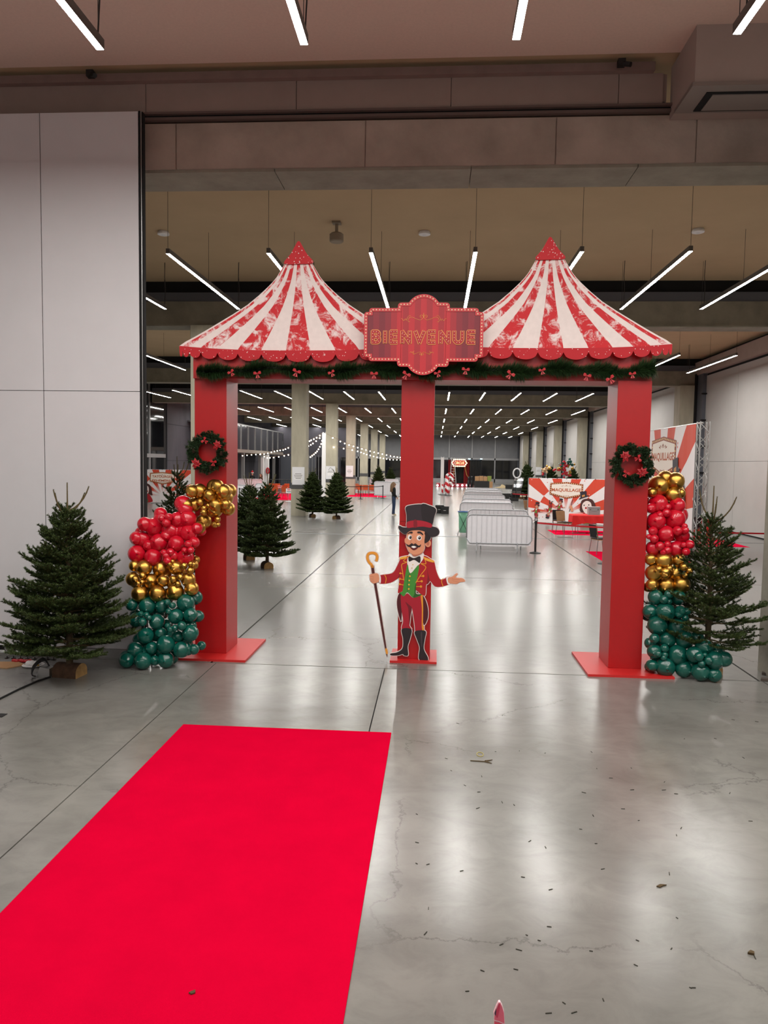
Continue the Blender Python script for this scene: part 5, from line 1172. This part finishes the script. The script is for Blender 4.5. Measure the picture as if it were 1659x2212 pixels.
barrier('white covered barrier near the left pillar and the black stanchion', P(500, 1050, 47.5).x, P(540, 1050, 47.5).x, 47.5, 1.1, group='white barriers round the dining corners')
e1, e2, e3 = F(779, 1078.5), F(827, 1077), F(737, 1077)
stanchion('black belt stanchion before the orange chairs', (e1.x, e1.y)); stanchion('black belt stanchion at the end of the white barrier', (e2.x, e2.y)); stanchion('black belt stanchion hidden beside the third column', (e3.x, e3.y))
belt('black belt between the two stanchions before the orange chairs', (e1.x, e1.y), (e2.x, e2.y), M_BELTK, 0.95, 0.03); belt('black belt running behind the column beside the orange chairs', (e3.x, e3.y), (e1.x, e1.y), M_BELTK, 0.95, 0.03)
e4 = P(517, 1065, 44.0); stanchion('black belt stanchion next to the left pillar', (e4.x, 44.0), 1.02); stanchion('black belt stanchion before the white barriers at left', (e4.x+0.7, 46.5), 1.02)
belt('black belt next to the left pillar', (e4.x, 44.0), (e4.x+0.7, 46.5), M_BELTK, 0.98)
p = F(624, 1083); ps = thing('sign_stand', 'small white menu sign on a stand before the orange chairs', 'sign', (p.x, p.y, 0))
MB().cyl((p.x, p.y, 0), (p.x, p.y, .7), .012, n=6).build('post', M_GALV, ps); MB().box((p.x-.2, p.y-.12, 0), (p.x+.2, p.y+.12, .02)).build('foot', M_WHITE, ps)
MB().box((p.x-.2, p.y-.02, .55), (p.x+.2, p.y, .85)).build('panel', M_PAPER, ps); MB().box((p.x-.11, p.y-.024, .74), (p.x+.11, p.y-.02, .80)).build('red_logo', mat('logo_red', '#c03a2a', .6), ps); MB().box((p.x-.13, p.y-.024, .63), (p.x+.13, p.y-.02, .67)).build('print_line', M_INK, ps)
rl = thing('hand_rail', 'dark railing behind the orange chairs', 'railing', (-12.5, 64.5, 0))
MB().cyl((-14.6, 64.5, 1.05), (-9.4, 64.5, 1.05), .03, n=7).build('top_rail', M_BLK, rl); MB().cyl((-14.6, 64.5, .12), (-9.4, 64.5, .12), .02, n=6).build('bottom_rail', M_BLK, rl)
for i in range(27): MB().cyl((-14.6+i*.2, 64.5, 0 if i % 13 == 0 else .12), (-14.6+i*.2, 64.5, 1.05), .01, n=5).build('baluster', M_BLK, rl)
hr = thing('fire_hose_reel', 'red fire hose reel on the dark back wall behind the railing', 'hose reel', (P(573, 1020, 70).x, 70, 1.2))
hx = P(575, 1020, 70); MB().box((hx.x-.5, 70.1, 0), (hx.x+.2, 70.4, 3.3)).build('post_panel', M_WHITE, hr)
MB().tube([(hx.x+.15+.13*math.cos(a), 70.0, 1.75+.26*math.sin(a)) for a in [2*PI*i/16 for i in range(17)]], .06, 7).build('hose_drum', mat('hose_red', '#b51828', .5), hr)
dw = struct('wall_dining', MB().box((-19.1, 80, 0), (-9.0, 80.3, 6.4)), M_DARKW)
for i, x in enumerate((-18.2, -16.9, -15.5, -14.2, -12.9, -11.6, -10.3)): MB().box((x, 79.93, 0.0), (x+1.1, 80.0, 3.2)).build('wall_panel', M_STEEL if i % 2 else M_GLASSD, dw)
for i in range(9): MB().box((-13.8+i*.35, 79.85, 0), (-13.74+i*.35, 79.93, 3.4)).build('glazing_bar', M_FRAME, dw)
# ------------------------------------------------------------------ white posts and festoon lights
M_BULB = mat('festoon_bulb', '#fff2dc', .4, emit=10.0); M_CAB = mat('festoon_cable', '#8a6a3a', .7)
def post(label, px, py_top, Y, w=.22):
    b = P(px, py_top, Y); t = thing('white_post', label, 'post', (b.x, Y, 0))
    MB().box((b.x-w/2, Y-w/2, .02), (b.x+w/2, Y+w/2, b.z)).build('shaft', M_WHITE, t); MB().box((b.x-.35, Y-.35, 0), (b.x+.35, Y+.35, .025)).build('foot_plate', M_BLK, t)
    for dx in (-w/2+.03, w/2-.03): MB().cyl((b.x+dx, Y, b.z), (b.x+dx, Y, b.z+.08), .02, n=6).build('hook', M_GALV, t)
post('tall white post holding the festoon lights behind the twin-tree column', 700, 936, 46.0)
post('white post beside the candy canes before the stage', 956, 988, 64.8, .28)
post('white post behind the red hose reel under the mezzanine', 567, 988, 66.0)
def festoon(label, pts, n, r=.042):
    ps_ = cr([P(*q) for q in pts], 6, False); t = thing('festoon_lights', label, 'string lights', tuple(ps_[0]), 'festoon light strings')
    MB().tube(ps_, .008, 4).build('cable', M_CAB, t)
    for q in dots(ps_, 1, False)[:0]: pass
    L = [np.linalg.norm(np.array(ps_[i+1])-np.array(ps_[i])) for i in range(len(ps_)-1)]
    for i, q in enumerate(dots(ps_, sum(L)/n)):
        MB().sphere((q[0], q[1], q[2]-.07), r, 8, 6).build('bulb', M_BULB, t); MB().cyl((q[0], q[1], q[2]-.03), q, .012, n=5).build('socket', M_BLK, t)
k2 = lambda x, y, Y: (660+x/7.541, 920+y/7.541, Y); k1 = lambda x, y, Y: (505+x/10.05, 900+y/10.05, Y)
festoon('festoon string falling from the tall white post towards the stage side', [k2(300, 110, 46), k2(545, 225, 47), k2(650, 275, 48), k2(845, 335, 50), k2(1030, 390, 52), k2(1215, 435, 54), k2(1400, 480, 56), k2(1545, 500, 58)], 17)
festoon('lower festoon string from the column side to the middle pillar', [k2(459, 330, 48.5), k2(800, 385, 50), k2(1000, 450, 53), k2(1140, 490, 55), k2(1270, 515, 57), k2(1400, 538, 59), k2(1545, 540, 61)], 16)
festoon('festoon string dropping steeply left of the tall white post', [k2(295, 110, 46), k2(255, 275, 46.5), k2(200, 380, 47), k2(145, 440, 47.5), k2(80, 490, 48)], 10)
festoon('festoon string sagging from the tall white post towards the mezzanine', [k2(290, 100, 46), k2(180, 175, 47), k2(95, 215, 48), k2(20, 250, 49), k1(1200, 650, 50), k1(1085, 700, 51), k1(955, 720, 52), k1(830, 750, 53), k1(655, 795, 54), k1(440, 805, 55), k1(190, 830, 56)], 22)
festoon('lower festoon string under the glass mezzanine', [k2(292, 130, 46), k2(130, 262, 48), k2(20, 327, 50), k1(1240, 790, 51), k1(1090, 830, 52), k1(900, 865, 53), k1(775, 872, 54), k1(700, 868, 55), k1(580, 795, 56)], 15)
# curtain of tiny blue-white lights round a dark doorway
lc = thing('light_curtain', 'curtain of tiny blue-white lights round a dark doorway', 'string lights', (P(715, 1010, 90).x, 90, 0))
a, b = P(683, 990, 90), P(748, 990, 90); MB().box((a.x, 90.1, 0), (b.x, 90.3, a.z)).build('dark_drape', M_BLK, lc); cl = MB(); rg = random.Random(5)
for i in range(420):
    u = rg.random(); lim = (abs(u-.5)*2)**1.3; v = rg.random()*(.25+.75*max(lim, .1)); x = a.x+(b.x-a.x)*u; z = a.z*(1-v*.95); s = .03
    cl.box((x-s, 90.0, z-s), (x+s, 90.06, z+s), i % 3 == 0)
cl.build('lights', [mat('cold_light', '#cfe4ff', .4, emit=6.0), mat('blue_light', '#5f9bff', .4, emit=6.0)], lc, kind='stuff')
# ------------------------------------------------------------------ candy canes
M_STR = bpy.data.materials.new('candy_stripes'); M_STR.use_nodes = True
_nt = M_STR.node_tree; _tc = _nt.nodes.new('ShaderNodeTexCoord'); _wv = _nt.nodes.new('ShaderNodeTexWave'); _wv.bands_direction = 'DIAGONAL'; _wv.inputs['Scale'].default_value = 1.1
_rp = _nt.nodes.new('ShaderNodeValToRGB'); _rp.color_ramp.interpolation = 'CONSTANT'; _rp.color_ramp.elements[0].color = (*lin('#eeeeee'), 1); _rp.color_ramp.elements[1].position = .5; _rp.color_ramp.elements[1].color = (*lin('#c01220'), 1)
_nt.links.new(_tc.outputs['Object'], _wv.inputs['Vector']); _nt.links.new(_wv.outputs['Fac'], _rp.inputs[0]); _nt.links.new(_rp.outputs[0], _nt.nodes['Principled BSDF'].inputs['Base Color'])
for k, (px, h, r, hk) in enumerate(((964, 1.55, .11, .26), (955.5, .92, .08, 0), (969, .95, .08, .12), (966, 1.35, .09, .2))):
    x = P(px, 1060, 63.9).x; y = 63.9-.6*k; t = thing('candy_cane', ['tallest red and white candy cane figure by the white post', 'short straight candy cane stick before the white post', 'short candy cane figure at the outer side of the group', 'middle-sized candy cane figure of the group'][k], 'candy cane', (x, y, 0))
    pth = [(x, y, .03), (x, y, h*.5), (x, y, h)]+[(x+hk-hk*math.cos(a), y, h+hk*math.sin(a)) for a in [PI*i/8 for i in range(1, 9)]]*(hk > 0)+([(x+2*hk, y, h-.15)] if hk else [])
    MB().tube(pth, r, 10).build('cane', M_STR, t, smooth=True); MB().lathe([(.28, 0), (.28, .02), (.1, .04)], (x, y, 0), 14).build('foot', M_BLK, t)
# ------------------------------------------------------------------ circus stage at the far end
YS = 88.0
def PB(x, y, Y=YS): return P(930+x/8.295, 960+y/8.295, Y)
st = thing('circus_stage', 'low red stage with lit CIRCUS sign and dark drapes at the far end', 'stage', (PB(500, 750).x, YS, 0))
a, b = PB(105, 700, 86), PB(765, 765, 86); MB().box((a.x, 86, 0), (b.x, 90, a.z)).build('platform', mat('stage_red', '#8a1428', .7), st)
for x in (125, 390, 485, 570, 650, 725): q = PB(x, 732, 85.95); MB().sphere(q, (.11, .04, .11), 10, 6).build('stage_light', mat('stage_light', '#ffffff', .4, emit=8.0), st)
M_CURT = mat('red_curtain', '#7a0e14', .8, noise=.3, nscale=3, stretch=(3, 1, .2))
def drape(name, xa, xb, ya, yb, m, Y, folds=10):
    mb = MB(); n = folds*4; a, b = PB(xa, ya, Y), PB(xb, yb, Y)
    for i in range(n+1):
        u = i/n; x = a.x+(b.x-a.x)*u; y = Y+.08*math.sin(u*folds*2*PI)
        mb.v += [(x, y, max(b.z, .0)), (x, y, a.z)]
    for i in range(n): mb.f.append((2*i, 2*i+2, 2*i+3, 2*i+1)); mb.m.append(0)
    return mb.build(name, m, st, smooth=True)
drape('red_curtain', 320, 440, 268, 700, M_CURT, 89.0, 5); drape('red_curtain', 600, 712, 268, 700, M_CURT, 89.0, 5); drape('dark_backdrop', 425, 625, 300, 700, M_BLK, 89.4, 7); drape('dark_drape', 705, 905, 268, 735, M_BLK, 88.6, 8)
MB().tube([PB(430, 380, 88.8), PB(420, 450, 88.8), PB(412, 560, 88.8)], .05, 6).build('tie_rope', mat('rope_gold', '#a8763c', .7), st); MB().tube([PB(605, 360, 88.8), PB(625, 450, 88.8), PB(650, 550, 88.8), PB(685, 600, 88.8)], .06, 6).build('tie_rope', mat('rope_gold', '#a8763c'), st)
hx = [(-.85, 0), (-.62, .38), (.62, .38), (.85, 0), (.62, -.38), (-.62, -.38)]; c = PB(515, 332, 88.2)
sb = MB().prism([(c.x+x, 88.2, c.z+z) for x, z in hx], (0, .1, 0)).build('circus_sign', mat('circus_red', '#8c2020', .5), st)
for x, z in dots([(x*1.02, z*1.02) for x, z in hx], .22, True): MB().sphere((c.x+x, 88.12, c.z+z), .08, 8, 6).build('bulb', mat('warm_bulb', '#ffd9a8', .4, emit=4.0), sb)
vs, fs = text_mesh('CIRCUS', .34, .02, width=1.15); MB().add([(c.x+x, 88.14, c.z-.17+y) for x, y in vs], fs).build('lettering', mat('warm_letter', '#ff9a70', .4, emit=2.5), sb)
MB().box((PB(330, 268).x, 88.4, PB(330, 275).z), (PB(900, 268).x, 88.6, PB(330, 260).z)).build('lighting_bar', M_STEEL, st)
for x in (695, 910): MB().box((PB(x-18, 262).x, 88.0, PB(x, 266).z), (PB(x+18, 262).x, 88.2, PB(x, 252).z)).build('spot_lamp', mat('exit_cyan', '#bff2ff', .4, emit=5.0), st)
la = thing('step_ladder', 'aluminium step ladder standing at the stage', 'ladder', (PB(385, 720).x, 85.3, 0)); lx = PB(388, 720).x
for s in (-1, 1): MB().cyl((lx+.42*s, 85.1, 0), (lx+.16*s, 85.5, 3.4), .04, n=6).build('rail', M_ALU, la); MB().cyl((lx+.42*s, 86.0-.1, 0), (lx+.16*s, 85.5, 2.6), .03, n=6).build('rear_leg', M_ALU, la)
for i in range(9): MB().box((lx-.36+.025*i, 85.1+.035*i, .3+.3*i), (lx+.36-.025*i, 85.25+.035*i, .34+.3*i)).build('tread', M_ALU, la)
def simple(name, label, cat, boxes):
    t = thing(name, label, cat, boxes[0][1])
    for nm, a, b, m in boxes: MB().box(a, b).build(nm, m, t)
    return t
M_CARD = mat('cardboard', '#a9815a', .8)
o = F(1045, 1056); X, Y = o.x, o.y
t = thing('crate_stack', 'cardboard boxes stacked on a black crate beyond the barriers', 'boxes', (X, Y, 0)); MB().box((X-1.0, Y, 0), (X+.55, Y+.8, .85)).build('black_crate', M_BLK, t); MB().box((X+.6, Y, 0), (X+.95, Y+.6, .8)).build('carton', M_CARD, t)
for i in range(4): MB().box((X-.95+i*.45, Y+.05, .86), (X-.54+i*.45, Y+.6, 1.35+.05*(i % 2))).build('carton', M_CARD if i != 3 else mat('green_carton', '#7d8a40', .8), t)
o = F(1030, 1054); bgm = MB(); rg = random.Random(8); X, Y = o.x, o.y
for i in range(0): bgm.lathe([(.22, .02), (.36, .25), (.3, .6), (.06, .95), (.12, 1.15+.2*rg.random())], (X-.7+.28*i, Y+rg.uniform(0, .6), 0), 10)
for i in range(6):
    mb = MB(); mb.lathe([(.13, .0), (.175, .3), (.15, .7), (.05, 1.0+.08*(i % 3)), (.12, 1.25+.1*(i % 2))], (X-.95+.37*i, Y+.25*(i % 2), 0), 10)
    tag(mb.build('bin_bag', mat('bin_bag', '#17181a', .3), smooth=True), 'black bin bag in the heap before the stage drape', 'bag', 'bin bags before the stage')
o = F(1079, 1054); tag(MB().prism([(o.x-.6, o.y, .01), (o.x+.9, o.y-.2, .01), (o.x+.5, o.y+.2, .35), (o.x+.3, o.y+.1, .4), (o.x+.1, o.y, .15)], (0, .5, 0)).build('wrapping_scrap', mat('kraft', '#c9b48c', .8)), 'crumpled kraft wrapping lying beyond the barriers', 'paper')
o = F(1100, 1056); tag(MB().box((o.x-.4, o.y, 0), (o.x+.4, o.y+.4, .45)).build('amp_box', M_BLK), 'black box on the floor below the far window', 'box')
o = F(1096, 1077); simple('low_platform', 'low pale plywood platform behind the last barrier', 'platform', [('deck', (o.x-.9, o.y, .12), (o.x+3.2, o.y+1.6, .18), mat('pale_ply', '#c9b38f', .7)), ('frame', (o.x-.85, o.y+.05, 0), (o.x+3.1, o.y+1.5, .12), M_CARD)])
tag(MB().box((o.x-.6, o.y-.5, 0), (o.x+.35, o.y-.1, .42)).build('speaker_box', M_BLK), 'black box standing before the low plywood platform', 'box')
# mirror photo stand with ring lamp
o = F(1114, 1068); X, Y = o.x, 55.0; X = P(1114, 1068, Y).x
ms = thing('photo_mirror_stand', 'tilted mirror photo stand with a ring lamp on top', 'photo stand', (X, Y, 0))
for i in range(6): MB().prism([(X-.38+.05*i, Y-.05*0, .25+.25*i), (X+.30+.05*i, Y, .25+.25*i), (X+.34+.05*i, Y+.02, .50+.25*i), (X-.34+.05*i, Y+.02, .50+.25*i)], (0, .06, 0), 0).build('mirror_panel', M_GLASSD if i % 2 == 0 else mat('mirror', '#c9ccd0', .05, 1.0), ms)
MB().tube([(X+.05+.26*math.cos(a), Y, 2.05+.34*math.sin(a)) for a in [2*PI*i/20 for i in range(21)]], .05, 7).build('ring_lamp', mat('ring_white', '#e4e4e6', .4), ms)
MB().cyl((X, Y, .1), (X, Y, 1.75), .03, n=6).build('post', M_BLK, ms)
for s in (-1, 1): MB().cyl((X+.2, Y+.1, 1.4), (X+.2+.45*s, Y+.35, 0), .02, n=6).build('leg', M_BLK, ms)
MB().box((X-.45, Y-.2, .0), (X+.2, Y+.25, .25)).build('base', M_BLK, ms)
# ------------------------------------------------------------------ ceiling fittings
for k, (px, py) in enumerate(((353, 504), (917, 504), (1508, 499))):
    c = F(px, py, 7.70); t = thing('ceiling_disc', 'white round ceiling disc in the first bay behind the roofs', 'detector', (c.x, c.y, 7.66), 'white ceiling discs')
    MB().lathe([(.10, 7.66), (.13, 7.67), (.13, 7.70), (.11, 7.739)], (c.x, c.y, 0), 18).build('body', M_WHITE, t); MB().lathe([(.03, 7.652), (.05, 7.661)], (c.x, c.y, 0), 12).build('lens', M_PAPER, t)
c = F(727, 515, 7.4); t = thing('ceiling_speaker', 'round grey speaker hung from the first bay ceiling', 'speaker', (c.x, c.y, 7.4))
MB().lathe([(.13, -.10), (.15, -.08), (.15, .06), (.11, .09)], (c.x, c.y, 7.42), 18).build('body', mat('spk', '#8d7f6c', .6), t); MB().cyl((c.x, c.y, 7.5), (c.x, c.y, 7.739), .035, n=8).build('stem', mat('spk', '#8d7f6c'), t); MB().box((c.x-.09, c.y-.09, 7.70), (c.x+.09, c.y+.09, 7.739)).build('mount_plate', mat('spk', '#8d7f6c'), t)
for k, (px, py) in enumerate(((195, 160), (1344, 136))):
    c = P(px, py, 9.60); t = thing('ledge_lamp', ['small black spot lamp on the ledge above the partition', 'small black spot lamp on the ledge near the boxed bulkhead'][k], 'lamp', (c.x, 9.6, c.z))
    MB().box((c.x-.05, 9.58, c.z-.03), (c.x+.04, 9.66, c.z+.05)).build('body', M_BLK, t); MB().cyl((c.x+.02, 9.60, c.z-.01), (c.x+.09, 9.54, c.z-.05), .03, n=8).build('head', M_BLK, t)
p = P(339, 966, 48); MB().box((-19.0, 46.6, 3.5), (-18.95, 47.2, 3.75)).build('exit_sign', mat('exit_glow', '#d8f6ff', .4, emit=5.0)); tag(bpy.data.objects['exit_sign'], 'small glowing exit sign on the glazed left wall', 'exit sign')
# ------------------------------------------------------------------ things on the floor by the partition
M_GLS = mat('clear_glass', '#ffffff', .02, 0, .5, alpha=1.0, trans=1.0); M_WINE = mat('red_wine', '#3a0610', .1)
for k, px in enumerate((2, 17, 34, 50, 67, 85, 98, 111)):
    c = F(px, 1428); x, y = c.x, 9.28; t = thing('wine_glass', 'small stemmed glass with a little red wine by the partition foot' if k == 1 else 'small empty stemmed glass lined up along the partition foot', 'glass', (x, y, 0), None if k == 1 else 'stemmed glasses along the partition')
    MB().lathe([(.034, 0), (.034, .003), (.006, .008), (.004, .07), (.018, .085), (.033, .115), (.034, .15), (.030, .175), (.0285, .175), (.032, .15), (.031, .116), (.004, .09)], (x, y, 0), 14).build('glass', M_GLS, t, smooth=True)
    if k == 1: MB().lathe([(.004, .092), (.030, .116), (.031, .135), (.001, .1352)], (x, y, 0), 14).build('wine', M_WINE, t)
c = F(18, 1437); tag(MB().prism([(c.x-.22, c.y-.12, .001), (c.x+.08, c.y-.16, .001), (c.x+.22, c.y+.02, .001), (c.x+.05, c.y+.14, .001), (c.x-.22, c.y+.1, .001)], (0, 0, .012)).build('cardboard_plate', M_CARD), 'flat tan cardboard piece lying near the glasses', 'cardboard')
c = F(45, 1430); mb = MB(); rg = random.Random(4)
for i in range(6): mb.sphere((c.x-.08+.04*i, c.y+rg.uniform(-.03, .03), .022), (.035, .03, .022), 8, 5)
tag(mb.build('red_ribbon', mat('ribbon_red', '#a8101c', .4)), 'crumpled red ribbon beside the cardboard piece', 'ribbon')
c = F(72, 1438); t = thing('paper_plate', 'white paper plate with crumpled napkin and crumbs', 'plate', (c.x, c.y, 0)); MB().lathe([(.08, .0), (.13, .012), (.135, .015), (.08, .006)], (c.x, c.y, 0), 18).build('plate', M_WHITE, t)
mb = MB()
for i in range(5): mb.sphere((c.x-.06+.03*i, c.y+.02*math.sin(i*2), .035), (.04, .035, .03), 7, 5)
mb.build('napkin', M_WHITE, t); mb = MB()
for i in range(5): mb.sphere((c.x+.03+.015*i, c.y-.04+.01*(i % 2), .02), .012, 6, 4)
mb.build('crumbs', mat('crumb', '#a8842c', .7), t, kind='stuff')
c = F(97, 1458); t = thing('cable_box', 'small grey metal floor box with black cables by the log stand', 'cable box', (c.x, c.y, 0))
MB().prism([(c.x-.06, c.y-.08, 0), (c.x+.10, c.y-.08, 0), (c.x+.10, c.y-.08, .10), (c.x-.02, c.y-.08, .12)], (0, .12, 0)).build('lid', M_ALU, t)
for k in range(3): MB().tube(cr([(c.x+.05, c.y+.02, .10), (c.x-.02-.01*k, c.y+.04, .17+.015*k), (c.x-.10-.015*k, c.y-.02, .12), (c.x-.12, c.y-.08, .03), (c.x-.06, c.y-.11, .012)], 5, False), .009, 6).build('cable', M_BLK, t)
MB().tube(cr([(c.x-.01, c.y+.05, .14), (c.x+.02, c.y+.08, .35), (c.x+.03, c.y+.10, .6)], 5, False), .006, 5).build('cable', M_BLK, t)
c2 = [F(x, y, .004) for x, y in ((108, 1463), (80, 1472), (40, 1490), (0, 1510), (-60, 1542))]
tag(MB().tube([tuple(q) for q in c2], .014, 6).build('floor_cable', M_BLK), 'black cable strip running across the floor from the log stand', 'cable')
c = F(4, 1546); tag(MB().box((c.x-.12, c.y-.05, .001), (c.x+.03, c.y+.05, .006)).build('floor_socket', M_BLK), 'dark floor socket cover near the carpet side', 'socket')
for k, (px, py) in enumerate(((1652, 1457), (1650, 1470))):
    c = F(px, py); tag(MB().prism([(c.x-.05, c.y-.03, .001), (c.x+.06, c.y-.045, .001), (c.x+.08, c.y+.02, .001), (c.x-.02, c.y+.04, .001)], (0, 0, .03)).build('wood_wedge', mat('dark_wedge', '#4a4038', .8)), ['dark wooden wedge at the foot of the concrete pier', 'flat dark scrap before the wedge at the pier foot'][k], 'wedge')
# pink cut-out standing close to the start of the carpet: only its pointed tip shows
pk = thing('pink_cutout', 'pink pointed printed cut-out standing on the bare floor, only its tip showing', 'cut-out', (0.29, 2.6, 0))
K = lambda x, y, d=0.0: P(1000+x/11.06, 2080+y/11.06, 2.6)-Vector((0, d, 0))
outl = [(735, 1215), (800, 1040), (850, 942), (890, 938), (940, 1030), (985, 1180), (1005, 1460), (1040, 1900), (1100, 3000), (1200, 6000), (1250, 9200), (500, 9200), (560, 6000), (650, 3000), (720, 1900), (745, 1460)]
pts = [K(x, y) for x, y in outl]; zmin = min(q.z for q in pts); pts = [Vector((q.x, q.y, max(q.z, 0.0))) for q in pts]
MB().prism(pts, (0, .012, 0)).build('board', mat('cut_white', '#e8c6cc', .5), pk)
MB().prism([K(x, y, .002) for x, y in [(760, 1260), (820, 1060), (860, 960), (885, 955), (930, 1040), (975, 1190), (990, 1440), (860, 1380), (750, 1350)]], (0, .0015, 0)).build('pink_print', mat('print_pink', '#d8667c', .5), pk)
MB().prism([K(x, y, .0035) for x, y in [(800, 1100), (860, 950), (885, 960), (880, 1080), (830, 1290), (805, 1295), (785, 1240)]], (0, .0015, 0)).build('deep_pink_print', mat('print_deep_pink', '#c03a58', .5), pk)
MB().prism([K(x, y, .004) for x, y in [(790, 1080), (795, 1120), (785, 1235), (765, 1240), (755, 1180)]], (0, .001, 0)).build('shade_print', mat('print_violet', '#3d2740', .5), pk)
MB().prism([K(x, y, .003) for x, y in [(752, 1385), (860, 1410), (985, 1470), (1030, 1900), (1090, 3000), (1190, 6000), (1240, 9100), (510, 9100), (570, 6000), (660, 3000), (730, 1900)]], (0, .0015, 0)).build('lower_print', mat('print_rose', '#d04a62', .5), pk)
MB().box((0.05, 2.45, 0.0), (0.55, 2.8, 0.015)).build('foot_plate', M_WHITE, pk)
